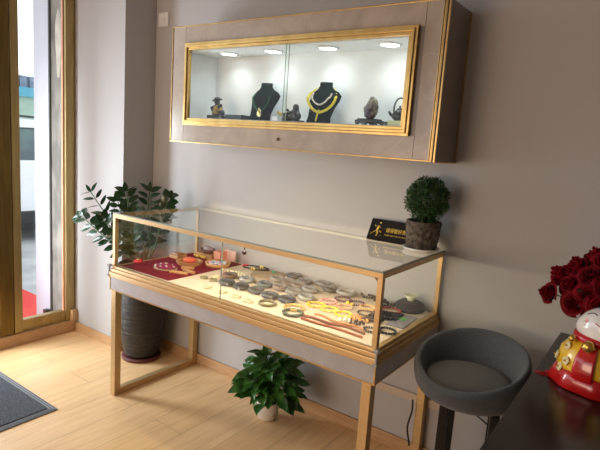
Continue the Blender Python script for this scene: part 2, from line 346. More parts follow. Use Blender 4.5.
# outer edge trims
frame_ring(X0-.002, X1-.014, Z0, Z1, .006, YF-.004, YF+.006, 'edge_trim', M_gold, wc)
for xa_, xb_ in ((1.499, 1.5025), (1.511, 1.5145), (1.520, 1.527)): B().box((xa_, YF-.004, Z0), (xb_, YF+.004, Z1)).build('corner_trim', M_gold, wc, .0008)
b = B(); b.box((1.5025, YF-.001, Z0+.006), (1.520, YF+.004, Z1-.006)); b.build('shadow_groove', mat('dark_groove', (.06, .04, .02), .6), wc)
b = B(); b.box((X1-.004, -.012, Z0), (X1+.001, -.001, Z1)); b.box((X1-.004, YF+.004, Z0-.002), (X1+.001, -.001, Z0+.003)); b.build('rear_trim', M_gold, wc)
# sliding glass
b = B(); b.box((.143, YF-.002, 1.489), (.79, YF+.001, 1.835)); b.build('glass_pane', M_cabglass, wc)
b = B(); b.box((.77, YF+.004, 1.489), (1.374, YF+.007, 1.835)); b.build('glass_pane', M_cabglass, wc)
b = B(); b.box((.79, YF-.002, 1.489), (.793, YF+.001, 1.835)); b.box((.767, YF+.004, 1.489), (.77, YF+.007, 1.835)); b.build('glass_edge', M_gedge, wc)
b = B(); b.lathe([(0, -.004), (.008, -.004), (.008, .0), (.004, .001), (.004, .004), (0, .004)], (.757, YF-.004, 1.408), 16, M=Matrix.Rotation(R(90), 3, 'X')); b.build('key_lock', mat('dark_chrome', (.25, .23, .2), .25, .9), wc)
LEDX = (.31, .605, .925, 1.235)
for x in LEDX:
    b = B(); b.lathe([(.040, 1.826), (.050, 1.828), (.052, 1.832), (.04, 1.832)], (x, -.125, 0), 28); rg = b.build('downlight', M_ceramic, wc)
    b = B(); b.lathe([(0, 1.8275), (.040, 1.8275), (.040, 1.831), (0, 1.831)], (x, -.125, 0), 28); b.build('lens', mat('led_lens', (1, 1, 1), .5, emit=(.93, .97, 1), estr=7), rg)
    d = bpy.data.lights.new('cabinet_downlight', 'SPOT'); d.energy = 2.0; d.color = (.88, .96, 1); d.spot_size = R(150); d.spot_blend = 1; d.shadow_soft_size = .025
    lo = bpy.data.objects.new('cabinet_downlight', d); col.objects.link(lo); lo.location = (x, -.125, 1.822)
# ------------------------------------------------------------------ objects inside the wall cabinet
ZS = 1.492
def remeshed(b, name, m, parent, vox=.003, disp=0):
    o = b.build(name, m, parent); k = o.modifiers.new('rm', 'REMESH'); k.mode = 'VOXEL'; k.voxel_size = vox; k.use_smooth_shade = True
    s_ = o.modifiers.new('sm', 'SMOOTH'); s_.iterations = 3; return o
M_bronze = mat('dark_bronze', (.035, .045, .04), .35, .5, c2=(.02, .025, .022), scale=60)
M_stonefig = mat('dark_stone', (.03, .032, .034), .35, c2=(.05, .05, .05), scale=40)
f1 = thing('seated_figurine', (.24, -.12, ZS), 'small dark seated figurine with gold robe and a flat hat, nearest the wall corner', 'figurine')
bx('plinth', (.19, -.155, ZS), (.305, -.085, ZS+.022), M_black, f1, .006)
b = B(); b.ball((.245, -.12, ZS+.035), .035, 14, (1.15, .9, .75)); b.ball((.247, -.122, ZS+.06), .024, 14, (1, .9, 1.1)); b.ball((.236, -.125, ZS+.093), .0165, 12)
b.tube([(.262, -.13, ZS+.07), (.285, -.14, ZS+.075), (.268, -.15, ZS+.06)], .008, 8); b.tube([(.23, -.13, ZS+.07), (.215, -.145, ZS+.06), (.23, -.15, ZS+.045)], .008, 8)
remeshed(b, 'body', M_stonefig, f1)
b = B(); b.lathe([(0, .014), (.014, .012), (.017, .003), (.028, .0), (0, -.003)], (.236, -.124, ZS+.103), 18, sx=1.1, M=Matrix.Rotation(R(-14), 3, 'Y')); b.build('hat', M_stonefig, f1)
b = B(); b.grid(lambda u, v: V((.245+.034*cos(pi+pi*u)*(1-.35*v), -.12+.036*sin(pi+pi*u)*(1-.25*v), ZS+.028+.045*v)), 12, 5); b.build('gold_robe', mat('antique_gold', (.55, .38, .12), .35, .7, c2=(.2, .13, .04), scale=60), f1, solid=.003)
tr = thing('low_tray', (.39, -.12, ZS), 'low black jewellery tray lying between the hatted figurine and the green necklace bust', 'tray')
bx('base', (.335, -.165, ZS), (.452, -.075, ZS+.012), M_black, tr, .002)
b = B(); b.box((.335, -.165, ZS+.012), (.452, -.158, ZS+.026)); b.box((.335, -.082, ZS+.012), (.452, -.075, ZS+.026)); b.box((.335, -.158, ZS+.012), (.342, -.082, ZS+.026)); b.box((.445, -.158, ZS+.012), (.452, -.082, ZS+.026)); b.build('rim', M_black, tr)
def bust(x, y, label, rz, parts):
    t = thing('necklace_bust', (x, y, ZS), label, 'necklace bust', rz=rz)
    #      z, half width, half depth, x shift, y shift
    tab = [(0, .060, .030, -.012, .0), (.03, .055, .030, -.008, .002), (.07, .060, .034, .0, .008), (.105, .072, .036, .008, .016), (.13, .074, .032, .014, .022), (.148, .060, .026, .013, .027), (.16, .040, .022, .008, .03), (.175, .031, .020, .006, .031), (.192, .031, .019, .006, .033), (.193, .0, 0, .006, .033)]
    b = B(); rings = []
    seg = 28
    for z, hw, hd, sx_, sy_ in tab:
        if hw == 0: rings.append([b.bm.verts.new((sx_, sy_, z))]); continue
        rings.append([b.bm.verts.new((sx_+hw*cos(2*pi*k/seg), sy_+hd*sin(2*pi*k/seg), z)) for k in range(seg)])
    for a, c in zip(rings, rings[1:]):
        for k in range(seg):
            k2 = (k+1) % seg
            f = b.bm.faces.new((a[k], a[k2], c[k2], c[k]) if len(c) > 1 else (a[k], a[k2], c[0])); f.smooth = True
    b.bm.faces.new(rings[0][::-1])
    b.build('neck_form', M_velvet, t, world=False)
    return t
def drape(w_, zt, zb, n=60, off=.006):
    """loop round the neck and down the front of a bust, in the bust's own space"""
    pts = []
    for i in range(n):
        a = 2*pi*i/n; front = .5-.5*cos(a)                  # 0 at the nape, 1 at the bottom front
        z = zt-(zt-zb)*front**1.15; xx = w_*sin(a)*(1+.25*sin(pi*front))
        # front surface of the form at that height
        hd = .036 if z < .13 else .024; sy = .016 if z < .12 else .030; hw = .082 if z < .14 else .036
        k = max(0, 1-(xx/max(hw, abs(xx)+1e-4))**2)**.5
        yy = sy-(hd+off)*k if front > .25 else sy+(.020+off)*(1-front*4)*.8-(hd+off)*(front*4)*k*.8
        pts.append(V((xx, yy, z)))
    return pts
bu1 = bust(.545, -.115, 'black velvet necklace bust wearing a dark green cord with a gold pendant', R(14), 0)
b = B(); b.tube(drape(.036, .17, .05), .0038, 8, closed=True); n1 = b.build('bead_necklace', mat('green_beads', (.01, .09, .03), .25, c2=(.015, .13, .05), scale=50), None, world=False)
n1.location = (.545, -.115, ZS); n1.rotation_euler = (0, 0, R(14)); tag(n1, 'dark green beaded necklace hanging on the black bust left of the sliding glass joint', 'necklace')
b = B(); b.ball((0, -.03, .038), .013, 14, (1, .5, 1.5)); b.ball((0, -.032, .06), .006, 10); b.build('pendant', mat('gold_pendant', (.8, .62, .25), .25, .8, c2=(.85, .75, .5), scale=60), n1, world=False)
bu2 = bust(.905, -.115, 'black velvet necklace bust wearing a yellow necklace and a pearl strand', R(14), 0)
def beads(name, pts, r, m, label, cat, loc, rz, par=None):
    b = B()
    L = 0; last = None; spac = r*1.9
    n = len(pts)
    # resample
    dense = []
    for i in range(n):
        p, q = pts[i], pts[(i+1) % n]
        for k in range(6): dense.append(p.lerp(q, k/6))
    for p in dense:
        if last is None or (p-last).length >= spac: b.ball(p, r, 8); last = p
    o = b.build(name, m, None, world=False); o.location = loc; o.rotation_euler = (0, 0, rz); tag(o, label, cat); return o
b = B(); b.tube(drape(.054, .172, .052), .0062, 8, closed=True, flat=1.3); yn = b.build('yellow_necklace', mat('yellow_cord', (.75, .66, .04), .4, c2=(.65, .5, .03), scale=60), None, world=False)
yn.location = (.905, -.115, ZS); yn.rotation_euler = (0, 0, R(14)); tag(yn, 'bright yellow rope necklace on the black bust right of the sliding glass joint', 'necklace')
b = B(); b.tube([(0, -.032, .062), (-.004, -.038, .04), (-.010, -.038, .01)], .004, 8); b.build('tassel', MATS['yellow_cord'], yn, world=False)
beads('pearl_necklace', drape(.037, .178, .085, off=.014), .0048, mat('pearl', (.72, .66, .58), .2, c2=(.78, .72, .66), scale=60), 'pale pearl strand lying above the yellow necklace on the same bust', 'necklace', (.905, -.115, ZS), R(14))
f2 = thing('crouching_figurine', (.74, -.12, ZS), 'small dark crouching figurine reaching out beside the sliding glass joint', 'figurine')
b = B(); b.box((.715, -.15, ZS), (.795, -.09, ZS+.012)); b.build('plinth', M_black, f2)
b = B(); b.ball((.762, -.12, ZS+.032), .028, 14, (1.1, .9, .9)); b.ball((.762, -.12, ZS+.052), .02, 12); b.ball((.765, -.124, ZS+.073), .0165, 12)
b.tube([(.75, -.13, ZS+.05), (.725, -.14, ZS+.04), (.70, -.145, ZS+.036)], .008, 8); b.tube([(.748, -.12, ZS+.045), (.73, -.13, ZS+.05), (.715, -.13, ZS+.062)], .007, 8); b.tube([(.75, -.13, ZS+.02), (.72, -.14, ZS+.02), (.70, -.14, ZS+.014)], .010, 8)
remeshed(b, 'body', M_stonefig, f2)
b = B(); b.ball((.688, -.145, ZS+.037), .010, 10, (1.3, .6, 1)); b.ball((.675, -.145, ZS+.045), .007, 8); b.build('held_flower', MATS['antique_gold'], f2)
pc_ = bx('price_card', (.617, -.12, ZS), (.650, -.112, ZS+.030), M_ceramic, None, .001); tag(pc_, 'small white price card standing beside the green necklace bust', 'card')
st = thing('scholar_stone', (1.165, -.12, ZS), 'rugged purple and green scholar stone on a carved black stand', 'ornamental stone')
b = B(); b.box((1.112, -.155, ZS+.010), (1.222, -.085, ZS+.024))
for xx in (1.115, 1.155, 1.205):
    b.box((xx, -.155, ZS), (xx+.014, -.143, ZS+.012)); b.box((xx, -.097, ZS), (xx+.014, -.085, ZS+.012))
b.box((1.120, -.148, ZS+.024), (1.214, -.092, ZS+.030)); b.build('carved_stand', M_black, st, .002)
b = B(); bmesh.ops.create_icosphere(b.bm, subdivisions=4, radius=1)
for v in b.bm.verts:
    p = v.co.copy(); h = (p.z+1)/2; w_ = 1.12-.62*h; nn = mnoise.noise(p*1.8+V((3, 1, 2)))*.30+mnoise.noise(p*5)*.10
    v.co = V((1.168+(p.x*w_*(1+nn))*.036+.006*(1 if h > .5 else 0), -.12+p.y*w_*(1+nn)*.024, ZS+.028+h*.100*(1+nn*.25)))
for f in b.bm.faces: f.smooth = False
b.build('rock', mat('ink_stone', (.07, .045, .08), .4, c2=(.24, .22, .15), scale=22, bump=.5, bscale=60), st)
tp = thing('teapot', (1.322, -.12, ZS), 'small dark bronze teapot with tall hoop handle at the gold frame edge', 'teapot')
tb = thing('pale_box', (1.322, -.12, ZS), 'small pale green box with a dark lid rim under the bronze teapot', 'box')
bx('box_body', (1.272, -.16, ZS), (1.368, -.08, ZS+.024), mat('pale_green_box', (.62, .62, .38), .6, c2=(.58, .58, .34)), tb, .002)
b = B(); b.box((1.262, -.165, ZS+.0), (1.272, -.075, ZS+.018)); b.build('side_tab', M_black, tb)
tp.location.z = ZS+.024
zb_ = ZS+.024; b = B(); b.lathe([(0, 0), (.018, 0), (.03, .012), (.033, .024), (.026, .04), (.014, .046), (0, .047)], (1.306, -.12, zb_), 24); b.build('pot_body', M_bronze, tp)
b = B(); b.lathe([(.015, .046), (.011, .053), (.004, .056), (.005, .062), (0, .065)], (1.306, -.12, zb_), 16); b.build('lid', M_bronze, tp)
b = B(); b.tube([(1.306+.028*cos(a), -.12, zb_+.05+.046*sin(a)) for a in [pi*1.12-pi*1.24*i/20 for i in range(21)]], .0042, 8); b.build('hoop_handle', mat('steel_handle', (.13, .15, .16), .3, .6), tp)
b = B(); b.tube([(1.282, -.128, zb_+.02), (1.270, -.134, zb_+.028), (1.264, -.138, zb_+.040)], lambda t: .008-.004*t, 8); b.build('spout', M_bronze, tp)
# ------------------------------------------------------------------ jewellery display case
L, yf, yb, zt, zl = 1.5286, -.5918, -.0125, .980, .7075
dc = thing('jewellery_display_case', (L/2, -.30, 0), 'long glass-topped jewellery display case with gold frame on square gold legs', 'display case')
def bar(name, a, b_, m=M_gold2, par=dc, bev=.0015): return B().box(a, b_).build(name, m, par, bev)
r_ = .020
bar('top_rail', (0, yf, zt-r_), (L, yf+r_, zt)); bar('top_rail', (0, yf+r_, zt-r_), (r_, yb, zt)); bar('top_rail', (L-r_, yf+r_, zt-r_), (L, yb, zt))
bar('top_rail', (r_, yb-.014, zt-r_*.6), (L-r_, yb, zt), mat('pale_strip', (.78, .72, .60), .4, c2=(.76, .70, .58)))
for x in (0, L-r_): 
    bar('corner_post', (x, yf, zl), (x+r_, yf+r_, zt-r_)); bar('corner_post', (x, yb-.014, zl), (x+r_, yb, zt-r_))
B().box((.001, yf+.002, zt+.0002), (L-.001, yb-.001, zt+.0062)).build('top_glass', M_glass, dc)
b = B(); b.box((0, yf-.0, zt+.0002), (L, yf+.002, zt+.0062)); b.box((L-.0015, yf, zt), (L, yb, zt+.006)); b.build('top_glass_edge', M_gedge, dc)
B().box((.022, yf+.006, zl), (.765, yf+.010, zt-r_)).build('front_glass', M_front, dc)
B().box((.757, yf+.012, zl), (L-.022, yf+.016, zt-r_)).build('front_glass', M_front, dc)
b = B(); b.box((.765, yf+.006, zl), (.7675, yf+.010, zt-r_)); b.build('sliding_glass_edge', M_gedge, dc)
B().box((.006, yf+r_, zl), (.010, yb-.014, zt-r_)).build('side_glass', M_front, dc)
B().box((L-.010, yf+r_, zl), (L-.006, yb-.014, zt-r_)).build('side_glass', M_front, dc)
# stepped moulding round the case floor
def step_ring(o1, z0, z1, nm, m, o_in=None):
    b = B(); b.box((-o1, yf-o1, z0), (L+o1, yf+.02, z1)); b.box((-o1, yf+.02, z0), (.02, yb, z1)); b.box((L-.02, yf+.02, z0), (L+o1, yb, z1)); return b.build(nm, m, dc, .003)
step_ring(.000, .694, zl, 'inner_ledge', M_gold2); step_ring(.006, .676, .694, 'ledge_moulding', M_gold2); step_ring(.012, .650, .676, 'lower_moulding', M_gold2)
bx('marble_box', (-.008, yf-.008, .584), (L+.008, yb, .650), M_marble2, dc, .001)
b = B(); b.box((-.010, yf-.010, .580), (L+.010, yf-.002, .585)); b.box((-.010, yf, .580), (-.002, yb, .585)); b.box((L+.002, yf, .580), (L+.010, yb, .585)); b.box((L+.004, yf-.010, .585), (L+.010, yf-.004, .650)); b.box((-.010, yf-.010, .585), (-.004, yf-.004, .650)); b.build('bottom_trim', M_gold, dc)
bx('case_floor', (.02, yf+.02, .655), (L-.02, yb-.002, .702), M_white, dc, 0)
B().box((.022, yf+.022, .702), (L-.022, yb-.016, .7065)).build('cream_lining', M_cloth, dc)
B().box((.026, yf+.03, .7065), (.40, yb-.03, .7085)).build('red_reflection_sheet', mat('maroon_reflection', (.19, .016, .026), .9, c2=(.15, .012, .02), scale=40, spec=.1), dc)  # maroon colour stands in for the red reflection in the front glass
lw = .037
for x in (0, L-.035-lw+.03):
    xa = x+.002
    ll = .585
    bar('leg', (xa, yf-.006, 0), (xa+lw, yf-.006+lw, ll-.004)); bar('leg', (xa, yb-lw, 0), (xa+lw, yb, ll-.004))
    bar('foot_rail', (xa+.002, yf-.006+lw, 0), (xa+lw-.002, yb-lw, .034))
# LED strip: a slim aluminium profile under the front top rail
bx('light_profile', (.05, yf+.021, zt-.012), (L-.05, yf+.031, zt-.002), M_ceramic, dc, 0)
B().box((.05, yf+.022, zt-.0135), (L-.05, yf+.030, zt-.0122)).build('led_strip', mat('warm_led', (1, .8, .55), .5, emit=(1, .78, .50), estr=2.2), dc)
area('case_led', (L*.62, yf+.034, zt-.016), (R(38), 0, 0), L*.74, .008, 4.6, (1, .80, .58))
area('case_back_led', (L/2+.03, yb-.012, zt+.012), (R(118), 0, 0), L-.1, .006, .13, (1, .84, .58))
for x, s in ((0.02, 1), (L-.02, -1)):
    b = B(); b.prism([(0, 0), (s*.028, 0), (0, -.028)], lambda p: V((x+p[0], yf+.020, zt-.02+p[1])), lambda p: V((x+p[0], yf+.026, zt-.02+p[1]))); b.build('corner_brace', M_black, dc)
sp = B(); sp.tube([(.872, yf+.03, zt-.018), (.872, yf+.032, zt-.042)], .003, 8); q = sp.build('lamp_stem', M_black, dc)
b = B(); b.ball((.870, yf+.033, zt-.05), .010, 12, (1, 1, 1.1)); b.build('lamp_head', M_black, q)
for x, y in ((L+.008, yf-.012), (-.016, yf-.010)):
    b = B()
    b.box((x-.012, y-.004, .700), (x+.008, y+.016, .712)); b.box((x-.004, y-.002, .655), (x+.004, y+.008, .702)); b.box((x-.012, y-.006, .648), (x+.008, y+.012, .660)); b.build('clear_bracket', M_clear, dc, .002)
# rail fixed along the wall behind the legs, cable and tie
struct(B().box((.1, -.0125+.0005, .262), (1.615, -.0005, .300)), 'trim_15', mat('pale_rail', (.56, .45, .34), .5, c2=(.52, .41, .30), scale=8), .002)
b = B(); b.tube([(1.478+.006*sin(i*.5), -.066-.012*sin(pi*i/16), .300-.0138*i) for i in range(17)], .0042, 6); tag(b.build('power_cable', M_black), 'thin black cable hanging beside the rear leg of the display case', 'cable')
# ------------------------------------------------------------------ things in the case (positions measured on the case floor)
ZC = .7085
def cmat(nm, c, c2=None, rough=.25, **k): return mat(nm, c, rough, c2=c2 or tuple(min(1, x*1.5+.01) for x in c), scale=35, **k)
def ellipse(rx, ry, n=40, z=0, rz=0):
    return [V((rx*cos(2*pi*i/n)*cos(rz)-ry*sin(2*pi*i/n)*sin(rz), rx*cos(2*pi*i/n)*sin(rz)+ry*sin(2*pi*i/n)*cos(rz), z)) for i in range(n)]
def pillow_bag(rx, ry, h):
    def f(u, v):
        x, y = (u-.5)*2, (v-.5)*2; k = max(0, (1-x**4)*(1-y**4))**.5
        return V((x*rx, y*ry, .001+h*k+.003*mnoise.noise(V((x*3, y*3, rx*90)))*k))
    return B().grid(f, 12, 10)
# bangles in clear bags: (x, y, colour, second colour, bag?, label, turn)
DKG = (.06, .07, .075); GRY = (.20, .21, .215); LGR = (.42, .43, .43); BRN = (.20, .13, .09)
bagged = [
 (.548, -.293, BRN, 'brown beaded bracelet in a clear bag next to the round blue-and-white tray'),
 (.627, -.396, DKG, 'dark slate bangle in a clear bag just behind the sliding glass edge'),
 (.716, -.395, (.05, .055, .06), 'near-black bangle in a glossy bag second along the front row'),
 (.805, -.391, (.09, .095, .10), 'charcoal bangle in a shiny bag third along the front row of bagged bangles'),
 (.653, -.283, LGR, 'pale silver-grey bangle in a clear bag behind the dark front row'),
 (.768, -.282, (.14, .17, .19), 'blue-grey bangle in a clear bag in the second row of bags'),
 (.896, -.401, (.07, .08, .085), 'long dark grey bagged bangle fourth along the front row, behind the olive bangle'),
 (.848, -.267, (.33, .25, .20), 'brownish grey bagged bangle in the middle of the second row'),
 (.985, -.392, (.045, .05, .06), 'last dark bagged bangle of the front row, beside the green bangle pair'),
 (.935, -.272, (.30, .29, .27), 'mottled grey bagged bangle toward the end of the second row'),
 (.820, -.168, (.24, .19, .15), 'taupe bagged bangle in the third row with a square gleam'),
 (.763, -.040, (.10, .11, .12), 'round grey ring in a bag at the back, beside the tan leather mat'),
 (1.022, -.300, (.48, .48, .44), 'bright silver bagged bangle nearest the yellow bracelets'),
 (.862, -.085, (.16, .17, .17), 'grey bagged bangle at the back of the case below the small lamp'),
 (.745, -.158, (.38, .34, .30), 'light beige bagged bangle in the third row beside the mat corner'),
 (.890, -.173, (.30, .22, .17), 'brown-grey bagged bangle in the middle of the third row'),
 (.951, -.050, (.26, .27, .27), 'pale grey bagged bangle along the rear row, past the lamp'),
 (1.026, -.105, (.12, .11, .10), 'bagged bracelet of dark grey beads near the rear of the case'),
 (1.107, -.092, (.45, .45, .44), 'largest crinkled silver bag, at the rear beside the black bead string'),
 (.965, -.188, (.36, .36, .35), 'light grey bagged bangle behind the bright silver one'),
]
proto = None
for i, (x, y, c, lab) in enumerate(bagged):
    t = thing('bagged_bangle', (x, y, ZC), lab, 'bangle', 'bangles in clear plastic bags', rz=R(-18+random.uniform(-14, 14)))
    big = 1.25 if 'largest' in lab else 1
    b = B(); b.tube(ellipse(.034*big, .028*big, 36, .011), .0105, 10, closed=True, flat=.9); b.build('ring', cmat('jade_%d' % i, tuple(k_*.6 for k_ in c), rough=.3), t, world=False)
    pb = pillow_bag(.049*big, .035*big, .022); pb.build('plastic_bag', M_bag, t, world=False)
loose = [  # x, y, r, thickness, colour, name, label
 (.951, -.485, .037, .0055, (.13, .12, .055), 'jade_bangle', 'olive brown bangle lying alone near the front glass'),
 (1.066, -.448, .041, .0055, (.45, .30, .10), 'jade_bangle', 'amber and green striped bangle behind the dark green one'),
 (1.103, -.506, .041, .006, (.05, .07, .045), 'jade_bangle', 'dark green bangle lying close to the front glass, in front of the amber one'),
 (1.119, -.262, .037, .006, (.72, .35, .33), 'bead_bracelet', 'pink bead bracelet between the purple and yellow ones'),
 (1.144, -.180, .037, .0045, (.10, .03, .06), 'bead_bracelet', 'dark purple bead bracelet overlapping toward the rear'),
 (1.218, -.186, .036, .0050, (.09, .035, .07), 'bead_bracelet', 'purple black bead bracelet with a yellow charm beside it'),
 (1.108, -.345, .038, .006, (.92, .50, .05), 'bead_bracelet', 'yellow amber bead bracelet farthest along toward the silver bags'),
 (1.180, -.352, .034, .006, (.95, .62, .12), 'bead_bracelet', 'pale yellow bead bracelet in the middle of the amber row'),
 (1.256, -.362, .037, .0055, (.95, .58, .08), 'bead_bracelet', 'honey yellow bead bracelet next to the orange bead cluster'),
 (1.204, -.272, .034, .005, (.85, .42, .26), 'bead_bracelet', 'peach bead bracelet in the centre of the right-hand group'),
 (1.285, -.205, .036, .0052, (.88, .46, .20), 'bead_bracelet', 'orange peach bead bracelet behind the corner post'),
 (1.318, -.280, .037, .0050, (.14, .10, .08), 'bead_bracelet', 'dark brown mixed bead bracelet beside the corner post'),
 (1.375, -.165, .042, .0055, (.28, .035, .03), 'bead_bracelet', 'maroon bead bracelet between the black bead string and the black pads'),
 (1.478, -.405, .034, .0055, (.012, .012, .014), 'bead_bracelet', 'black bead bracelet in the front corner by the grey card'),
 (1.425, -.440, .028, .0050, (.02, .02, .022), 'bead_bracelet', 'small black bead bracelet right behind the front corner post'),
]
def bead_ring(b, cx, cy, r, rb, z, squash=1, n=None):
    n = n or max(8, int(2*pi*r/(rb*2.02)))
    for k in range(n):
        a = 2*pi*k/n; b.ball((cx+r*cos(a), cy+r*sin(a)*squash, z+rb), rb, 8)
for i, (x, y, r, th, c, nm, lab) in enumerate(loose):
    b = B()
    if nm == 'jade_bangle': b.tube(ellipse(r, r*.9, 40, th), th, 10, closed=True)
    else: bead_ring(b, 0, 0, r, th, 0, .85)
    o = b.build(nm, cmat('loose_%d' % i, c, rough=.22, coat=.3), None, world=False); o.location = (x, y, ZC); o.rotation_euler = (0, 0, random.uniform(-.5, .5)); tag(o, lab, 'bracelet' if 'bracelet' in nm else 'bangle', 'loose bracelets in the display case')
b = B(); b.ball((0, 0, .008), .009, 10); b.ball((.018, .004, .006), .007, 10); b.ball((-.004, -.018, .006), .006, 8); o = b.build('charm', cmat('yellow_charm', (.9, .6, .05)), None, world=False); o.location = (1.195, -.225, ZC); tag(o, 'tiny yellow charm beads between the two purple bracelets', 'charm')
# small pale ring pieces near the front glass, left part
for i, (x, y, lab) in enumerate([(.48, -.405, 'small greenish stone ring nearest the orange wood pieces'), (.538, -.401, 'small olive stone ring beside the brown bagged bracelet'), (.60, -.50, 'faint cream ring close to the front glass, first of the pale rings'), (.70, -.505, 'faint cream ring just behind the sliding glass edge'), (.79, -.508, 'faint cream ring third along the front glass'), (.868, -.516, 'faint cream ring next to the olive brown bangle'), (.50, -.345, 'pale beige ring between the round tray and the stone rings')]):
    b = B(); rr = .019 if i > 1 else .017; b.tube(ellipse(rr, rr*.85, 26, .0045), .0045, 8, closed=True); o = b.build('small_ring', cmat('ringlet_%d' % (0 if i < 2 else 1), (.16, .17, .09) if i < 2 else (.62, .54, .36)), None, world=False); o.location = (x, y, ZC); tag(o, lab, 'ring', 'small rings near the front glass')
# black bead strings towards the rear corner
def string(name, pts, r, m, lab, cat, bead=False):
    pts = [V((x, y, ZC+r+z)) for x, y, z in pts]; dense = []
    for i in range(len(pts)-1):
        p0 = pts[max(i-1, 0)]; p1 = pts[i]; p2 = pts[i+1]; p3 = pts[min(i+2, len(pts)-1)]
        for k in range(8):
            t = k/8; dense.append(.5*((2*p1)+(p2-p0)*t+(2*p0-5*p1+4*p2-p3)*t*t+(3*p1-p0-3*p2+p3)*t**3))
    dense.append(pts[-1]); b = B()
    if bead:
        last = None
        for p in dense:
            if last is None or (p-last).length > r*1.7: b.ball(p, r, 8); last = p
    else: b.tube(dense, r, 8)
    return tag(b.build(name, m), lab, cat)
string('bead_string', [(1.165, -.045, 0), (1.20, -.08, 0), (1.24, -.06, 0), (1.26, -.09, 0), (1.30, -.07, 0), (1.24, -.04, 0), (1.19, -.035, 0)], .007, M_black, 'black bead string nearest the crinkled silver bag', 'bead string', True)
string('bead_string', [(1.29, -.05, 0), (1.33, -.09, 0), (1.37, -.06, 0), (1.40, -.10, 0), (1.37, -.12, 0), (1.32, -.13, 0), (1.28, -.10, 0)], .0075, M_black, 'black bead string just before the round black cushion', 'bead string', True)
for k, (cx, cy, lab) in enumerate([(1.395, -.215, 'long black bead pad lying behind the other, next to the maroon bracelet'), (1.40, -.272, 'long black bead pad lying nearest the grey card'), (1.385, -.335, 'short black bead pad in the front beside the corner post')]):
    b = B(); n = 9 if k < 2 else 6
    for i in range(n):
        for j in range(3): b.ball((cx+(i-n/2)*.0125, cy+(j-1)*.0125+(i-n/2)*.004, ZC+.007), .0072, 8)
    tag(b.build('bead_pad', M_black), lab, 'bracelet', 'black bead pads')
# cord necklaces at the front right
CORD = cmat('brown_cord', (.20, .055, .025), (.30, .10, .04), .5); CORD2 = cmat('red_cord', (.32, .05, .02), (.42, .12, .05), .5)
string('cord_necklace', [(1.17, -.448, 0), (1.20, -.44, 0), (1.28, -.462, 0), (1.36, -.45, 0), (1.43, -.462, 0)], .004, cmat('tan_cord', (.45, .18, .06)), 'tan cord necklace stretched out behind the two darker cords', 'cord')
string('cord_necklace', [(1.145, -.498, 0), (1.20, -.492, 0), (1.27, -.498, 0), (1.35, -.482, 0), (1.43, -.495, 0)], .005, CORD, 'thick brown braided cord necklace, middle of the three cords', 'cord')
string('cord_necklace', [(1.16, -.528, 0), (1.24, -.530, 0), (1.33, -.524, 0), (1.44, -.532, 0)], .0042, CORD2, 'reddish cord necklace lying closest to the front glass', 'cord')
for k, (cx, cy, c, lab, n) in enumerate([(1.335, -.365, (.75, .30, .08), 'cluster of orange beads heaped beside the corner post', 9), (1.345, -.412, (.03, .025, .022), 'cluster of black beads in front of the orange bead cluster', 6), (1.30, -.418, (.75, .68, .58), 'few white beads mixed at the edge of the orange cluster', 4)]):
    b = B()
    for i in range(n*2): a = i*2.4; rr = .006*i**.5*1.3; b.ball((cx+rr*cos(a)*1.4, cy+rr*sin(a), ZC+.0065), .0065, 8)
    tag(b.build('bead_cluster', cmat('cluster_%d' % k, c)), lab, 'beads')
# round cushion with cup, grey card with green patch
cu = B(); cu.lathe([(0, 0), (.058, 0), (.066, .012), (.060, .03), (.045, .040), (0, .042)], (1.425, -.078, ZC), 32); cc = cu.build('round_cushion', cmat('black_knit', (.025, .022, .024), (.05, .045, .045), .9, bump=.6, bscale=200)); tag(cc, 'round black woven cushion in the rear corner of the case', 'cushion')
b = B(); b.lathe([(0, .002), (.014, .0), (.016, .006), (.028, .026), (.026, .026), (.014, .008), (0, .007)], (1.425, -.078, ZC+.042), 28); tag(b.build('small_cup', cmat('celadon', (.60, .62, .38), (.66, .68, .46))), 'small pale celadon cup standing on the round black cushion', 'cup')
cd = thing('grey_card', (1.468, -.24, ZC), 'grey card with a green patch lying beside the black bead pads', 'card')
Mz = Matrix.Translation((1.462, -.245, ZC)) @ Matrix.Rotation(R(4), 4, 'Z')
B().box((-.035, -.085, 0), (.04, .085, .003), Mz).build('card_sheet', mat('card_grey', (.33, .32, .36), .5, c2=(.28, .27, .30), scale=60), cd)
B().box((-.02, .0, .003), (.014, .045, .0036), Mz).build('green_patch', mat('card_green', (.12, .45, .12), .5), cd)
# rear: black necklace with red and gold, tan mat, pink card
mt_ = B(); mt_.prism([(.50, -.035), (.70, -.025), (.735, -.17), (.60, -.20)], lambda p: V((p[0], p[1], ZC)), lambda p: V((p[0], p[1], ZC+.006))); tag(mt_.build('leather_mat', mat('tan_leather', (.46, .34, .22), .6, c2=(.42, .30, .19))), 'tan leather mat lying flat at the back of the case', 'mat')
b = B(); bead_ring(b, 0, 0, .075, .0048, 0, .42); o = b.build('bead_necklace', M_black, None, world=False); o.location = (.53, -.075, ZC+.0065); o.rotation_euler = (0, 0, R(14)); tag(o, 'black bead necklace with red and gold accents at the back on the tan mat', 'necklace')
b = B(); 
for a in (2.6, 2.75, 2.9, 3.05, 3.2, 3.35, 3.5): b.ball((.075*cos(a), .0315*sin(a), .006), .0062, 8)
b.build('red_beads', cmat('red_bead', (.5, .03, .04)), o, world=False)
b = B(); 
for a in (1.2, 1.35, 4.6, 4.8): b.ball((.075*cos(a), .0315*sin(a), .006), .0066, 8)
b.build('gold_beads', cmat('gold_bead', (.75, .52, .15)), o, world=False)
b = B(); b.ball((.655, -.075, ZC+.013), .008, 10, (1.6, 1, .9)); tag(b.build('jade_pendant', cmat('green_jade', (.03, .20, .12))), 'small green pendant lying on the tan leather mat', 'pendant')
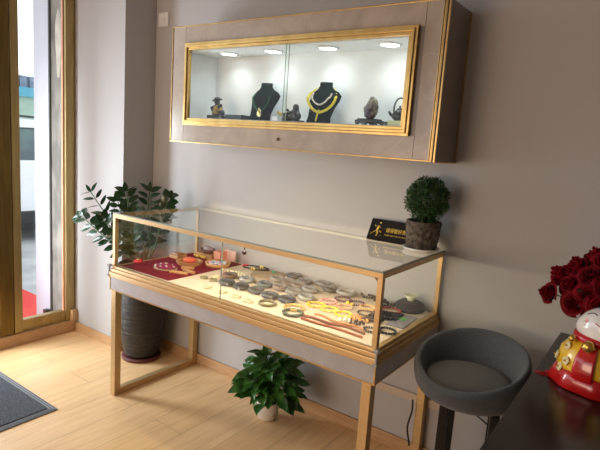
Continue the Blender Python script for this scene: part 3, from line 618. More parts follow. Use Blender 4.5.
for k, (cx, cy, lab) in enumerate([(.455, -.215, 'pale bead earrings nearest the round tray'), (.52, -.205, 'pale bead earrings in the middle, before the tan mat'), (.585, -.235, 'pale bead earrings beside the silver-grey bag')]):
    b = B()
    for i in range(5): b.ball((cx+(i-2)*.013, cy+.008*((i*7) % 3-1), ZC+.006), .006, 8)
    tag(b.build('bead_earrings', cmat('cream_bead', (.75, .63, .45))), lab, 'earrings')
pk = thing('pink_card', (.30, -.04, ZC), 'pale pink display card leaning against the back of the case', 'card')
B().box((.27, -.045, ZC), (.35, -.038, ZC+.062)).build('card_sheet', mat('pale_pink', (.80, .52, .45), .6), pk, .001)
# left: wooden things
wt = thing('round_wooden_tray', (.345, -.175, ZC), 'round wooden tray holding blue and white stones', 'tray')
b = B(); b.lathe([(0, 0), (.062, 0), (.070, .022), (.064, .022), (.056, .006), (0, .006)], (.345, -.175, ZC), 36); b.build('dish', M_orangewood, wt)
random.seed(3)
stc = [(.30, .45, .62), (.75, .77, .80), (.65, .40, .45), (.12, .16, .22)]
for k, c in enumerate(stc):
    b = B()
    for i in range(7): a = random.uniform(0, 6.28); rr = random.uniform(0, .045); b.ball((.345+rr*cos(a), -.175+rr*sin(a), ZC+.016), random.uniform(.009, .014), 8, (1.3, 1, .6))
    tag(b.build('tumbled_stones', cmat('stones_%d' % k, c)), ['blue tumbled stones heaped in the round wooden tray', 'white tumbled stones heaped in the round wooden tray', 'pinkish tumbled stones in the round wooden tray', 'dark navy tumbled stones in the round wooden tray'][k], 'stones', 'stones in the round tray')
ow = thing('octagonal_tray', (.215, -.26, ZC), 'octagonal wooden tray with an orange-red stone in it', 'tray')
b = B(); b.lathe([(0, 0), (.068, 0), (.074, .018), (.066, .018), (.060, .006), (0, .006)], (.215, -.26, ZC), 8, smooth=False); b.build('frame', M_orangewood, ow)
b = B(); b.ball((.215, -.26, ZC+.022), .036, 18, (1.15, .9, .42)); tag(b.build('red_stone', cmat('orange_red_stone', (.85, .12, .06), (.9, .22, .10))), 'orange-red polished stone sitting in the octagonal wooden tray', 'stone')
hm = B().lathe([(0, 0), (.062, 0), (.062, .003), (0, .003)], (.21, -.42, ZC), 24, sx=1.15, sy=.85).build('felt_pad', mat('tan_felt', (.50, .34, .24), .9, c2=(.45, .3, .2))); tag(hm, 'tan oval felt pad under the heap of maroon beads', 'pad')
br = thing('bead_heap', (.21, -.42, ZC), 'heap of dark maroon and pearl beads near the front glass', 'beads')
random.seed(5); b = B(); b2 = B()
for i in range(60):
    a = i*2.4; rr = .0072*i**.5; z = .011+.012*max(0, 1-rr/.05)
    (b2 if i % 6 == 0 else b).ball((.21+rr*cos(a)*1.15, -.42+rr*sin(a)*.8, ZC+z), .0072, 8)
b.build('maroon_beads', cmat('maroon_bead', (.22, .02, .07), rough=.15), br); b2.build('pearl_beads', MATS['pearl'], br)
for k, (cx, cy, rz, ln, lab) in enumerate([(.335, -.44, 20, .10, 'orange wooden stick lying nearest the front glass'), (.345, -.385, -8, .09, 'orange wooden stick between the octagonal tray and the pale rings'), (.295, -.345, 35, .07, 'short orange wooden block touching the octagonal tray')]):
    Mz = Matrix.Translation((cx, cy, ZC)) @ Matrix.Rotation(R(rz), 4, 'Z'); o = B().box((-ln/2, -.010, 0), (ln/2, .010, .012), Mz).build('wooden_piece', M_orangewood, None, .003); tag(o, lab, 'wood piece')
o = thing('wooden_stand', (.055, -.21, ZC), 'small pale wooden stand with a raised rim near the end glass', 'stand')
bx('stand_base', (.035, -.25, ZC), (.105, -.18, ZC+.020), M_orangewood, o, .003); bx('stand_top', (.045, -.24, ZC+.020), (.095, -.19, ZC+.028), M_wood, o, .002)
b = B(); 
for i in range(12): b.ball((.10+.008*i-.03*(i % 2)*.3, -.115+.006*sin(i*2.2), ZC+.009), .009, 8)
tag(b.build('gold_ornaments', cmat('gold_orn', (.78, .50, .10), rough=.3)), 'row of gold ornaments lying in front of the dark carved bowl', 'ornament')
bw = thing('carved_bowl', (.15, -.075, ZC), 'dark carved stone bowl at the back on a wooden box', 'bowl')
wb = thing('wooden_box', (.17, -.07, ZC), 'flat orange wooden box under the dark carved bowl', 'box')
bx('box_body', (.09, -.115, ZC), (.23, -.03, ZC+.026), M_orangewood, wb, .003); B().box((.088, -.117, ZC+.018), (.232, -.028, ZC+.020)).build('lid_seam', M_wood, wb)
bw.location.z = ZC+.026
b = B(); b.lathe([(0, 0), (.030, 0), (.048, .014), (.050, .024), (.044, .024), (.03, .010), (0, .010)], (.16, -.072, ZC+.026), 24, sy=.75, wob=lambda a, z: 1+.06*sin(6*a)); b.build('bowl_body', cmat('dark_carved', (.045, .03, .025), (.12, .10, .09)), bw)
b = B(); b.ball((.16, -.072, ZC+.046), .030, 14, (1.2, .7, .7)); tag(b.build('crystal_lump', M_bag if False else cmat('smoky_crystal', (.28, .26, .30), (.42, .38, .42))), 'smoky grey crystal lump heaped in the dark carved bowl', 'crystal')
pb_ = thing('pink_box', (.245, -.07, ZC), 'small salmon pink gift box behind the round wooden tray', 'box')
bx('box_body', (.236, -.10, ZC), (.285, -.04, ZC+.046), mat('salmon', (.78, .36, .24), .6, c2=(.74, .33, .22)), pb_, .002); bx('box_lid', (.234, -.102, ZC+.046), (.287, -.038, ZC+.054), MATS['salmon'], pb_, .001)
rf = thing('red_flower', (.045, -.46, ZC), 'small red flower ornament in the corner by the end glass', 'ornament')
b = B()
for k in range(6): a = k*pi/3; b.ball((.048+.014*cos(a), -.47+.014*sin(a), ZC+.014), .012, 10, (1, 1, .8))
b.build('petals', cmat('red_petal', (.65, .03, .04)), rf); b = B(); b.ball((.048, -.47, ZC+.020), .009, 10); b.build('center', cmat('gold_bead', (.75, .52, .15)), rf)
# ------------------------------------------------------------------ on top of the case
ZT = zt+.0062
sg = thing('warning_sign', (1.30, -.05, ZT), 'black acrylic table sign with gold running figure and gold Chinese writing', 'sign')
SM = Matrix.Translation((1.175, -.070, ZT)) @ Matrix.Rotation(R(1), 4, 'Z') @ Matrix.Rotation(R(63), 4, 'X')   # local x right, y up the face, z out of it
sh_ = .103; sw_ = .265
sl = [(0, 0), (sw_, 0), (sw_-.0, sh_), (.002, sh_)]
b = B(); b.prism(sl, lambda p: SM @ V((p[0], p[1], -.004)), lambda p: SM @ V((p[0], p[1], 0))); b.build('face_panel', mat('black_acrylic', (.01, .01, .011), .12, c2=(.012, .012, .013)), sg)
b = B(); top = SM @ V((.0, sh_, -.004)); b.box((1.185, top.y, ZT), (1.175+sw_, top.y+.003, top.z-.002)); b.build('rear_panel', MATS['black_acrylic'], sg)
M_ink = mat('gold_ink', (.80, .56, .10), .4, c2=(.76, .5, .08))
def text(body, x, y, size, nm, sx=1):
    cu = bpy.data.curves.new(nm, 'FONT'); cu.body = body; cu.size = size; cu.extrude = .0003; cu.offset = .00012 if size > .015 else .0
    o = bpy.data.objects.new(nm, cu); col.objects.link(o); dg = bpy.context.evaluated_depsgraph_get(); dg.update()
    me = bpy.data.meshes.new_from_object(o.evaluated_get(dg)); bpy.data.objects.remove(o)
    T = wm(sg).inverted() @ SM @ Matrix.Translation((x, y, .0004)) @ Matrix.Diagonal((sx, 1, 1, 1))
    me.transform(T); o = bpy.data.objects.new(nm, me); col.objects.link(o); me.materials.clear(); me.materials.append(M_ink); o.parent = sg; return o
text('\u8bf7\u4fdd\u7ba1\u597d\u8d35\u91cd\u7269\u54c1', .083, .047, .0235, 'chinese_lettering', .84)
text('PLEASE TAKE CARE OF YOUR BELONGINGS', .082, .029, .0088, 'english_lettering', .86)
b = B()
def cap(p, q, r): b.tube([SM @ V((*p, .0006)), SM @ V((*q, .0006))], r, 8, flat=.25)
b.ball(SM @ V((.050, .085, .0008)), .0046, 12, (1, .3, 1)); cap((.046, .073), (.040, .050), .0085); cap((.046, .070), (.030, .066), .0032); cap((.030, .066), (.026, .074), .0028); cap((.046, .070), (.058, .060), .003)
cap((.040, .050), (.026, .038), .0058); cap((.026, .038), (.013, .027), .0044); cap((.042, .050), (.047, .034), .0054); cap((.047, .034), (.042, .020), .0042)
cap((.056, .048), (.064, .040), .0065); cap((.062, .056), (.074, .062), .0012); cap((.062, .028), (.066, .024), .002); cap((.054, .022), (.057, .019), .002)
b.build('running_figure', M_ink, sg)
# topiary
PX, PY = 1.458, -.108
tpn = thing('potted_topiary', (PX, PY, ZT), 'round bushy green topiary in a rough dark bark pot on the display case corner', 'potted plant')
b = B(); b.lathe([(0, .004), (.060, .004), (.074, .010), (.078, .018), (.074, .019), (.066, .012), (0, .012)], (PX, PY, ZT-.004), 40); b.build('saucer', M_ceramic, tpn)
def bark(a, z): return 1+.05*mnoise.noise(V((cos(a)*5, sin(a)*5, z*70)))+.03*mnoise.noise(V((cos(a)*14, sin(a)*14, z*200)))
b = B(); b.lathe([(0, .008), (.060, .008)]+[(.062+.014*(k/14)-.004*(k/14)**6, .010+.116*k/14) for k in range(15)]+[(.066, .128), (.064, .112), (0, .110)], (PX, PY, ZT), 56, wob=bark, smooth=False)
b.build('pot', mat('bark_pot', (.045, .032, .024), .9, c2=(.13, .105, .08), scale=55, detail=6, bump=1, bscale=120), tpn)
b = B(); b.lathe([(0, .116), (.04, .117), (.0655, .114)], (PX, PY, ZT), 30); b.build('soil', mat('soil', (.03, .02, .014), 1, c2=(.06, .04, .03), scale=90, bump=.5), tpn)
b = B(); CT = V((PX+.004, PY, ZT+.215)); random.seed(11)
for k in range(7):
    a = k*.9; b.tube([(PX+.006*cos(a), PY+.006*sin(a), ZT+.112), (PX+.018*cos(a), PY+.018*sin(a), ZT+.16), (CT.x+.06*cos(a), CT.y+.05*sin(a), CT.z+.02*sin(k))], lambda t: .005-.003*t, 6)
b.build('trunk', mat('bark_brown', (.06, .035, .02), .9), tpn)
b = B()
for i in range(2700):
    d = V((random.gauss(0, 1), random.gauss(0, 1), random.gauss(0, 1))).normalized(); rr = random.uniform(.35, 1)**.6
    lob = 1+.10*mnoise.noise(d*2.4); p = CT+V((d.x*.088, d.y*.080, d.z*.092))*rr*lob
    dd = (d*.8+V((random.gauss(0, .4), random.gauss(0, .4), .5+random.gauss(0, .4)))).normalized()
    for j in range(3):
        d3 = (dd+V((random.gauss(0, .45), random.gauss(0, .45), random.gauss(0, .45)))).normalized(); b.leaf(p, d3, V((random.gauss(0, 1), random.gauss(0, 1), 1)), random.uniform(.012, .021), .0038, .1, .1, 2)
b.build('foliage', mat('topiary_green', (.022, .070, .016), .6, c2=(.050, .125, .028), scale=30), tpn)
# ------------------------------------------------------------------ pothos on the floor
OX, OY = .774, -.205
pp = thing('potted_pothos', (OX, OY, 0), 'leafy green pothos in a small white pot on the floor beneath the display case', 'potted plant')
b = B(); b.lathe([(0, 0), (.040, 0), (.046, .006), (.060, .085), (.063, .088), (.063, .098), (.056, .098), (.054, .085), (0, .083)], (OX, OY, 0), 36, wob=None)
b.build('pot', M_ceramic, pp)
b = B(); b.lathe([(0, .086), (.055, .084)], (OX, OY, 0), 24); b.build('soil', MATS['soil'], pp)
random.seed(21); lb = B(); sb = B()
def heart(b, p, d, up, Lf, W):
    d = V(d).normalized(); sd = d.cross(V(up)).normalized(); u = sd.cross(d).normalized(); rows = []
    prof = [(-.10, .30), (0, .62), (.14, .92), (.32, 1.0), (.52, .84), (.72, .55), (.88, .25), (1.0, 0)]
    ph = random.uniform(0, 6)
    for t, wv in prof:
        c = V(p)+d*Lf*t-u*Lf*(.32*max(t, 0)**2)+u*.004*sin(ph+t*6); w_ = W*.5*wv
        rows.append([b.bm.verts.new(c+sd*w_+u*w_*.28), b.bm.verts.new(c+sd*w_*.5+u*w_*.04), b.bm.verts.new(c-u*w_*.05), b.bm.verts.new(c-sd*w_*.5+u*w_*.04), b.bm.verts.new(c-sd*w_+u*w_*.28)] if wv else [b.bm.verts.new(c)])
    for a, c in zip(rows, rows[1:]):
        if len(c) == 5:
            for k in range(4): f = b.bm.faces.new((a[k], a[k+1], c[k+1], c[k])); f.smooth = True
        else:
            for k in range(4): f = b.bm.faces.new((a[k], a[k+1], c[0])); f.smooth = True
for i in range(170):
    th = random.uniform(0, 2*pi); el = random.uniform(-.30, 1.45); el = el if random.random() < .8 else random.uniform(-.1, .6)
    rr = random.uniform(.55, 1.0); d = V((cos(th)*cos(el), sin(th)*cos(el), sin(el)))
    tip = V((OX, OY, .165))+V((d.x*.175, d.y*.140, d.z*.180))*rr
    tip.z = max(tip.z, .12); tip.y = min(tip.y, -.075)
    base = V((OX+.02*cos(th), OY+.02*sin(th), .088)); mid = base.lerp(tip, .5)+V((0, 0, .035))
    if rr > .7: sb.tube([base, mid, tip], .0022, 5, cap=False)
    out = V((d.x, d.y*.8, .35-.55*random.random())); L_ = random.uniform(.050, .078)
    e = tip+out.normalized()*L_
    if e.y > -.02: out.y = -abs(out.y)*.2
    up = V((d.x*.5, d.y*.5-.35, 1))+V((random.gauss(0, .25), random.gauss(0, .25), 0))
    heart(lb, tip, out, up, L_, L_*random.uniform(.7, .88))
lb.build('leaves', mat('pothos_green', (.026, .10, .016), .34, c2=(.06, .19, .032), scale=14, spec=.5), pp)
sb.build('stems', mat('stem_green', (.08, .20, .04), .5), pp)
b = B(); b.tube([(OX+.058, OY-.01, .092), (OX+.085, OY-.03, .075), (OX+.10, OY-.045, .04), (OX+.085, OY-.05, .03)], .002, 6); b.build('trailing_vine', MATS['stem_green'], pp)
# ------------------------------------------------------------------ ZZ plant in the tall dark pot
ZX, ZY = -.278, -.185
zp = thing('tall_potted_plant', (ZX, ZY, 0), 'tall dark ribbed pot with a glossy feather-leaved plant in the corner beside the display case', 'potted plant')
b = B(); b.lathe([(0, 0), (.105, 0), (.118, .006), (.120, .020), (.108, .022), (0, .02)], (ZX, ZY, 0), 36); b.build('saucer', mat('terracotta_red', (.12, .022, .016), .6, c2=(.09, .018, .014)), zp)
b = B(); prof = [(0, .018), (.092, .018), (.098, .03)]
for k in range(46):
    t = k/45; r = .102+.046*sin(pi*min(1, t*1.05)**.8*.62)+.0016*sin(k*2.1); prof.append((r, .03+.55*t))
prof += [(.150, .59), (.152, .605), (.138, .605), (.132, .57), (0, .565)]
prof = [(min(r, .146), z) for r, z in prof]
b.lathe(prof, (ZX, ZY, 0), 48); b.build('pot', mat('dark_glaze', (.010, .009, .009), .4, c2=(.024, .018, .014), scale=6, stretch=(1, 1, 22), bump=.5, bscale=12), zp)
random.seed(8); lz = B(); sz = B()
def zz(pts, n, ll, lw_, first=.35):
    pts = [V(p) for p in pts]; dense = []
    for i in range(len(pts)-1):
        p0 = pts[max(i-1, 0)]; p1 = pts[i]; p2 = pts[i+1]; p3 = pts[min(i+2, len(pts)-1)]
        for k in range(10):
            t = k/10; dense.append(.5*((2*p1)+(p2-p0)*t+(2*p0-5*p1+4*p2-p3)*t*t+(3*p1-p0-3*p2+p3)*t**3))
    dense.append(pts[-1]); N = len(dense); sz.tube(dense, lambda t: .008-.0055*t, 7)
    for i in range(n):
        t = first+(1-first)*i/(n-1); j = min(N-1, int(t*(N-1))); p = dense[j]; tg = (dense[min(j+1, N-1)]-dense[max(j-1, 0)]).normalized()
        camdir = V((.75, -.62, .2)); sd = tg.cross(camdir).normalized()
        for s in (-1, 1):
            d = tg*.75+sd*s*1.0+V((random.gauss(0, .12), random.gauss(0, .12), random.gauss(0, .12))); k = ll*1.15*(1-.25*t)
            up = camdir*.7+V((random.gauss(0, .3), random.gauss(0, .3), .4+random.gauss(0, .2)))
            lz.leaf(p+d.normalized()*.006, d, up, k, lw_*1.1, .18, .15, 5)
    lz.leaf(dense[-1], dense[-1]-dense[-3], camdir, ll*.8, lw_, .1, .15, 5)
s0 = V((ZX, ZY, .57))
zz([s0, (-.33, -.27, .75), (-.46, -.33, .90), (-.56, -.36, 1.015)], 7, .085, .020)
zz([s0, (-.32, -.29, .68), (-.46, -.36, .78), (-.62, -.38, .86)], 8, .085, .040)
zz([s0, (-.27, -.24, .75), (-.29, -.28, .92), (-.30, -.30, 1.045)], 8, .080, .034)
zz([s0, (-.21, -.20, .75), (-.20, -.22, .93), (-.165, -.24, 1.06)], 7, .080, .030)
zz([s0, (-.18, -.18, .72), (-.135, -.17, .90), (-.075, -.17, 1.03)], 5, .068, .046, .6)
zz([s0, (-.20, -.24, .72), (-.20, -.30, .86), (-.17, -.34, .95)], 6, .075, .036)
zz([s0, (-.30, -.20, .75), (-.36, -.27, .88), (-.38, -.30, .98)], 7, .075, .030)
zz([s0, (-.25, -.28, .70), (-.28, -.36, .80), (-.34, -.42, .88)], 7, .080, .036)
zz([s0, (-.28, -.10, .72), (-.24, -.08, .86), (-.20, -.10, .96)], 6, .070, .034)
zz([s0, (-.24, -.26, .68), (-.20, -.32, .78), (-.16, -.36, .86)], 6, .070, .034)
lz.build('leaves', mat('zz_green', (.010, .034, .012), .2, c2=(.020, .060, .016), scale=9), zp)
sz.build('stems', mat('zz_stem', (.05, .12, .04), .5), zp)
# ------------------------------------------------------------------ bar stool
SX, SY, SZ = 1.778, -.318, .592
bs = thing('bar_stool', (SX, SY, 0), 'low-backed grey fabric bar stool with black metal legs between case and desk', 'stool')
M_fab = mat('grey_fabric', (.060, .068, .080), .9, c2=(.078, .088, .102), scale=160, detail=3, bump=.4, bscale=420, sheen=.25)
M_fab2 = mat('seat_fabric', (.070, .070, .068), .9, c2=(.088, .088, .086), scale=160, detail=3, bump=.4, bscale=420, sheen=.25)
def back_h(a):     # a measured from the direction of the back
    c = max(0, cos(a*.5)); k = (0.5+0.5*cos(a)); return .010+.118*(k**.85)
BA = R(80)
sections = []
b = B(); nA = 72; rows = []
for i in range(nA):
    a = 2*pi*i/nA; h = back_h((a-BA)); rin = .158; ro = .196
    sp = [(.150, -.012), (rin+.002, .004), (rin+.006+.004*h*4, h*.55), (rin+.012+.05*h, h*.92), (rin+.022+.06*h, h+.010), (ro-.006+.06*h, h+.008), (ro+.004+.05*h, h*.85), (ro+.004, h*.35-.008), (ro-.006, -.035), (ro-.030, -.062), (.12, -.074), (.0, -.075)]
    rows.append([V((SX+r*cos(a), SY+r*sin(a), SZ+z)) for r, z in sp])
ns = len(rows[0]); vv = [[b.bm.verts.new(p) for p in row[:-1]] for row in rows]; cen = b.bm.verts.new((SX, SY, SZ-.075))
for i in range(nA):
    A, C = vv[i], vv[(i+1) % nA]
    for k in range(ns-2): f = b.bm.faces.new((A[k], C[k], C[k+1], A[k+1])); f.smooth = True
    f = b.bm.faces.new((A[-1], C[-1], cen)); f.smooth = True
b.build('backrest_shell', M_fab, bs, sub=1)
b = B(); b.lathe([(0, .014), (.06, .014), (.12, .011), (.146, .004), (.153, -.006), (.150, -.02), (0, -.02)], (SX, SY, SZ), 56); b.build('seat_cushion', M_fab2, bs)
b = B(); b.tube([V((SX+.1535*cos(a), SY+.1535*sin(a), SZ+.000)) for a in [2*pi*i/60 for i in range(60)]], .0028, 6, closed=True); b.build('piping', M_fab, bs)
lv = V((.97, .25)); av = V((-.25, .97)); LG = {}
for nm, (u, v_) in dict(A=(-.068, -.105), B_=(-.050, .025), C=(.10, .10), D=(.10, -.10)).items():
    px, py = SX+u*lv.x+v_*av.x, SY+u*lv.y+v_*av.y; LG[nm] = (px, py)
    ang = math.atan2(.25, .97); Ml = Matrix.Translation((px, py, 0)) @ Matrix.Rotation(ang, 4, 'Z')
    B().box((-.016, -.016, .0), (.016, .016, SZ-.070), Ml).build('leg', M_blackmetal, bs, .004)
b = B(); p, q = LG['B_'], LG['D']; b.tube([(p[0], p[1], .500), (q[0], q[1], .470)], .003, 8); b.build('brace_rod', M_blackmetal, bs)
b = B(); ks = ['A', 'B_', 'C', 'D']
for i in range(4): p, q = LG[ks[i]], LG[ks[(i+1) % 4]]; b.tube([(p[0], p[1], .20), (q[0], q[1], .20)], .009, 8)
b.build('footrest', M_blackmetal, bs)
# ------------------------------------------------------------------ desk
DX = 2.012
dk = thing('reception_desk', (2.4, -.85, 0), 'dark glossy reception desk running out from the wall', 'desk')
M_desk = mat('dark_desk', (.014, .011, .010), .22, c2=(.018, .014, .012), scale=3, spec=.5)
bx('desktop', (DX, -1.75, .715), (2.72, -.003, .75), M_desk, dk, .003)
bx('side_panel', (DX+.30, -1.70, 0), (2.66, -1.66, .715), M_desk, dk); bx('side_panel', (DX+.30, -.06, 0), (2.66, -.02, .715), M_desk, dk); bx('front_panel', (DX+.26, -1.70, 0), (DX+.295, -.02, .715), M_desk, dk)
# ------------------------------------------------------------------ vase with roses
VX, VY, ZD = 2.163, -.262, .75
vs_ = thing('glass_vase', (VX, VY, ZD), 'clear glass vase with thin gold rim line on desk behind the lucky cat', 'vase')
b = B(); b.lathe([(0, .001), (.074, .001), (.078, .01), (.074, .06), (.064, .14), (.058, .195), (.062, .215), (.059, .215), (.055, .195), (.061, .14), (.071, .06), (.073, .014), (0, .012)], (VX, VY, ZD), 44); b.build('glass_body', glass('vase_glass', (.58, .68, .62), 1.5), vs_)
b = B(); b.tube([V((VX+.0605*cos(2*pi*i/48), VY+.0605*sin(2*pi*i/48), ZD+.198)) for i in range(48)], .0016, 6, closed=True); b.build('gold_band', M_goldframe, vs_)
random.seed(31)
RC = V((VX+.008, VY, 1.00))
def rose(center, axis, r, label, clr):
    t = thing('rose', center, label, 'rose', 'dark red roses in the vase')
    t.rotation_mode = 'QUATERNION'; t.rotation_quaternion = V((0, 0, 1)).rotation_difference(axis.normalized())
    b = B(); npet = 15
    for k in range(npet):
        f = k/(npet-1); a0 = k*2.4; rad = r*(.10+.72*f); wd = .75+.35*(1-f)+.25; hh = r*(1.15-.55*f)
        def pf(u, v, a0=a0, rad=rad, wd=wd, hh=hh, f=f):
            uu = (u-.5)*2; a = a0+uu*wd; open_ = rad*(.35+.65*sin(min(1, v*1.15)*pi/2))+r*.30*f*max(0, v-.62)**1.2*2.4
            z = -r*.45+hh*v*(1-.22*uu*uu)-r*.45*f*max(0, v-.7)*1.6+r*.25*(1-f)
            return V((open_*cos(a), open_*sin(a), z))
        b.grid(pf, 7, 6)
    b.build('bloom', clr, t, world=False, solid=.0012)
    # stem down into the vase
    foot = V((VX+random.uniform(-.03, .03), VY+random.uniform(-.03, .03), ZD+.02)); neck = V((VX+(center[0]-VX)*.22, VY+(center[1]-VY)*.22, ZD+.20)); c = V(center)-axis.normalized()*r*.4
    s = B(); s.tube([c, c.lerp(neck, .5)+V((0, 0, -.005)), neck, foot], .0022, 6); s.build('stem', MATS['zz_stem'], t)
    return t
M_rose = mat('rose_red', (.17, .001, .006), .7, c2=(.24, .002, .010), scale=40, spec=.15)
M_rose2 = mat('rose_dark', (.12, .001, .004), .7, c2=(.19, .002, .008), scale=40, spec=.15)
roses = [ (1.997, -.30, .962, 'small dark red rose lowest and outermost on the wall side of the bouquet'),
 (2.022, -.262, 1.020, 'dark red rose at the outer shoulder of the bouquet, above the lowest outer one'),
 (2.060, -.30, 1.000, 'open dark red rose on the near side, between the lowest outer rose and the centre'),
 (2.078, -.335, .952, 'large round rose hanging just above the vase rim line'),
 (2.068, -.265, 1.058, 'dark red rose on the upper outer slope of the bouquet'),
 (2.108, -.22, 1.085, 'dark red rose cresting the bouquet nearest the wall'),
 (2.118, -.325, 1.045, 'large spiral rose facing the room in the upper middle'),
 (2.118, -.345, .990, 'spiral rose right above the vase mouth'),
 (2.155, -.30, 1.095, 'top rose of the bouquet at the picture edge'),
 (2.170, -.36, 1.025, 'rose half cut by the picture edge, level with the centre'),
 (2.160, -.375, .965, 'shaded rose low at the picture edge over the vase mouth'),
 (2.15, -.20, 1.04, 'rose hidden deep at the back of the bouquet'),
 (2.22, -.22, 1.07, 'rose on the far side of the bouquet, upper back'), (2.25, -.30, 1.05, 'rose on the far side of the bouquet, upper front'),
 (2.24, -.35, .98, 'rose on the far side of the bouquet, low front'), (2.07, -.20, .99, 'rose at the back of the bouquet facing the wall')]
for i, (x, y, z, lab) in enumerate(roses):
    ax = V((x, y, z))-(RC-V((0, 0, .07))); ax += V((.10, -.20, .02))*.35
    rose((x, y, z), ax, .042 if i == 0 else random.uniform(.048, .055), lab, M_rose if i % 3 else M_rose2)
fl = thing('vase_greenery', (VX, VY, ZD+.02), 'dark green rose leaves and stems pressed inside the glass vase', 'leaves')
b = B()
for i in range(110):
    a = random.uniform(0, 6.28); rr = random.uniform(.0, .050); z = ZD+random.uniform(.02, .18); b.leaf((VX+rr*cos(a), VY+rr*sin(a), z), (cos(a+1)*.4, sin(a+1)*.4, 1), (cos(a), sin(a), .3), .045, .024, .1, .1, 4)
for i in range(26):
    a = random.uniform(0, 6.28); rr = random.uniform(.03, .10); b.leaf((VX+rr*cos(a), VY+rr*sin(a), ZD+.205+random.uniform(0, .05)), (cos(a), sin(a), .2), (0, 0, 1), .05, .030, .2, .1, 4)
fl['kind'] = 'stuff'; b.build('leaf_mass', mat('rose_leaf', (.012, .035, .012), .5, c2=(.02, .055, .018)), fl); 
# ------------------------------------------------------------------ lucky cat
CX, CY = 2.176, -.455
lc = thing('lucky_cat', (CX, CY, ZD), 'white and yellow ceramic lucky cat with red trim and gold bells on the dark desk', 'figurine', rz=0)
# everything below is in the cat's own space: faces -y, then turned
lc.rotation_euler = (0, 0, R(-17)); lc.scale = (1.05, 1.05, 1.05)
M_catw = mat('glossy_white', (.82, .80, .76), .15, c2=(.80, .78, .74), coat=.5); M_caty = mat('glossy_yellow', (.80, .52, .02), .22, c2=(.74, .45, .015), scale=14, coat=.4)
M_catr = mat('glossy_red', (.52, .012, .012), .2, c2=(.42, .008, .01), scale=10, coat=.5); M_bell = mat('bell_gold', (.75, .50, .12), .22, .8, c2=(.6, .36, .07), scale=30)
b = B(); b.lathe([(0, .018), (.085, .018), (.104, .035), (.108, .062), (.100, .095), (.080, .122), (.056, .138), (0, .142)], (0, 0, 0), 40, sy=.85); b.build('body', M_caty, lc, world=False)
b = B(); b.lathe([(0, .0), (.116, .0), (.124, .004), (.108, .040), (.098, .052), (.092, .05), (0, .03)], (0, 0, 0), 40, sy=.88, wob=lambda a, z: 1+.025*sin(a*9)); b.build('red_base', M_catr, lc, world=False)
# head
b = B(); bmesh.ops.create_uvsphere(b.bm, u_segments=40, v_segments=24, radius=1)
for v in b.bm.verts:
    p = v.co.copy(); ch = .10*math.exp(-((p.z+.35)/.45)**2)*abs(p.x); v.co = V((p.x*(.078)*(1+ch), p.y*.066, .188+p.z*.062)); 
for f in b.bm.faces: f.smooth = True
hd = b.build('head', M_catw, lc, world=False); HR = Matrix.Rotation(R(-38), 4, 'X'); hc = V((0, 0, .188)); hd.location = V((.014, .0, .166))-(HR @ hc); hd.rotation_euler = (R(-38), 0, 0)
for s in (-1, 1):
    b = B(); b.lathe([(.022, 0), (.018, .012), (.010, .024), (0, .032)], (s*.046, .012, .226), 18, sy=.6, M=Matrix.Rotation(R(18*s), 3, 'Y')); ear = b.build('ear', M_caty if s > 0 else M_catw, hd, world=False)
def onhead(x, z, o=.0008):
    k = 1-(x/.0785)**2-((z-.188)/.062)**2; return V((x, -.066*math.sqrt(max(k, .0))-o, z))
b = B(); b.grid(lambda u, v: onhead(.034+(.026*v)*cos(2*pi*u), .222+(.020*v)*sin(2*pi*u), .0012), 22, 4); b.build('yellow_patch', M_caty, hd, world=False)
M_line = mat('black_line', (.01, .01, .01), .4)
for s in (-1, 1):
    b = B(); b.tube([onhead(s*.033+.014*(k/8-.5)*2, .196+.006*(1-((k/8-.5)*2)**2), .0005) for k in range(9)], .0014, 6); b.build('closed_eye', M_line, hd, world=False)
    b = B(); b.grid(lambda u, v: onhead(s*.045+.010*v*cos(2*pi*u), .176+.007*v*sin(2*pi*u)), 14, 2); b.build('pink_cheek', mat('cheek', (.85, .38, .35), .4), hd, world=False)
    b = B()
    for j in (-1, 1): b.tube([onhead(s*(.040+.028*k/5), .170+.004*j*(1+k/5), .0006) for k in range(6)], .0007, 5)
    b.build('whiskers', M_line, hd, world=False)
b = B(); b.ball(onhead(0, .184, -.001), .005, 10, (1.2, .7, .8)); b.build('nose', M_catr, hd, world=False)
b = B(); b.tube([onhead(.016*(k/10-.5)*2, .170-.004*(1-abs((k/10-.5)*2))+.003*abs((k/10-.5)*2), .0005) for k in range(11)], .0011, 6); b.build('mouth', M_catr, hd, world=False)
b = B(); b.tube([V((.062*cos(2*pi*i/40), .056*sin(2*pi*i/40), .140+.002*sin(2*pi*i/40))) for i in range(40)], .0125, 10, closed=True); b.build('red_collar', M_catr, lc, world=False)
for (x, y, z, r) in ((0, -.080, .130, .0165), (-.052, -.060, .133, .0105), (.052, -.060, .133, .0105)):
    b = B(); b.ball((x, y, z), r, 16); bl = b.build('bell', M_bell, lc, world=False)
    b = B(); b.tube([V((x+r*1.01*cos(2*pi*i/20), y+r*1.01*sin(2*pi*i/20), z)) for i in range(20)], r*.10, 6, closed=True); b.build('bell_band', M_goldframe, bl, world=False)
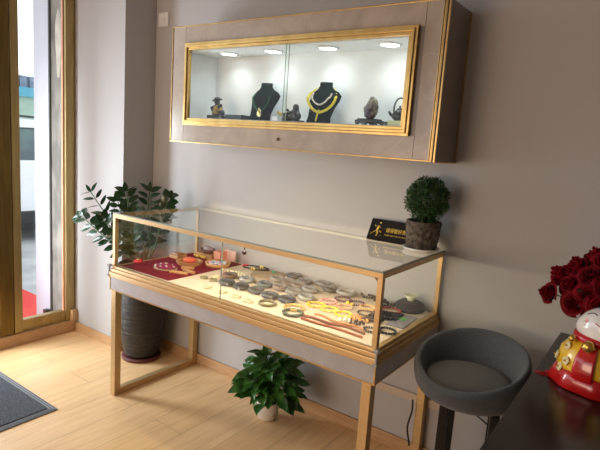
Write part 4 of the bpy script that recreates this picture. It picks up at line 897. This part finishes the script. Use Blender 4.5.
# red bib panel down the front and coin discs on the coat
def onbody(a, z, o=.001):
    tb_ = [(.018, .085), (.035, .104), (.062, .108), (.095, .100), (.122, .080), (.138, .056)]
    for (z0, r0), (z1, r1) in zip(tb_, tb_[1:]):
        if z0 <= z <= z1: r = r0+(r1-r0)*(z-z0)/(z1-z0); break
    else: r = .1
    r += o; return V((r*sin(a), -r*.85*cos(a), z))
b = B(); b.grid(lambda u, v: onbody(-.24+.48*u*(1), .020+.108*v, .006), 10, 12); b.build('red_bib', M_catr, lc, world=False, solid=.006)
for a, z in ((-.72, .108), (-.50, .072), (-1.0, .070), (-.72, .045), (.6, .105), (.95, .075), (.5, .060)):
    p = onbody(a, z, .003); n_ = V((sin(a), -cos(a)*.9, .25)).normalized(); Mq = n_.to_track_quat('Z', 'Y').to_matrix()
    b = B(); b.lathe([(0, .003), (.005, .003), (.006, .001), (.0115, .002), (.0125, 0), (.0115, -.003), (0, -.003)], p, 20, M=Mq, wob=lambda a_, z_: 1+.06*sin(5*a_)); cn = b.build('coin_flower', mat('cream_enamel', (.80, .70, .42), .3), lc, world=False)
    b = B(); b.ball(p+n_*.0035, .0045, 10, (1, 1, .6)); b.build('flower_center', M_bell, cn, world=False)
b = B(); b.tube([(.080, -.02, .10), (.105, -.04, .14), (.108, -.045, .19), (.105, -.05, .225)], lambda t: .022-.003*t, 14); b.ball((.104, -.052, .232), .022, 16); b.build('raised_paw', M_catw, lc, world=False)
# tassel on the desk
b = B(); b.tube([(2.096, -.40, ZD+.002), (2.075, -.385, ZD+.002), (2.058, -.41, ZD+.002), (2.045, -.46, ZD+.002)], .0018, 6)
for k in range(12): a = R(-150+k*7); b.tube([(2.045, -.46, ZD+.004), (2.045+.034*cos(a), -.46+.034*sin(a), ZD+.0015)], .0012, 5)
b.ball((2.045, -.46, ZD+.004), .004, 8); tag(b.build('red_tassel', mat('tassel_red', (.38, .01, .015), .6, c2=(.28, .008, .01))), 'thin red tassel lying on the desk beside the lucky cat', 'tassel')
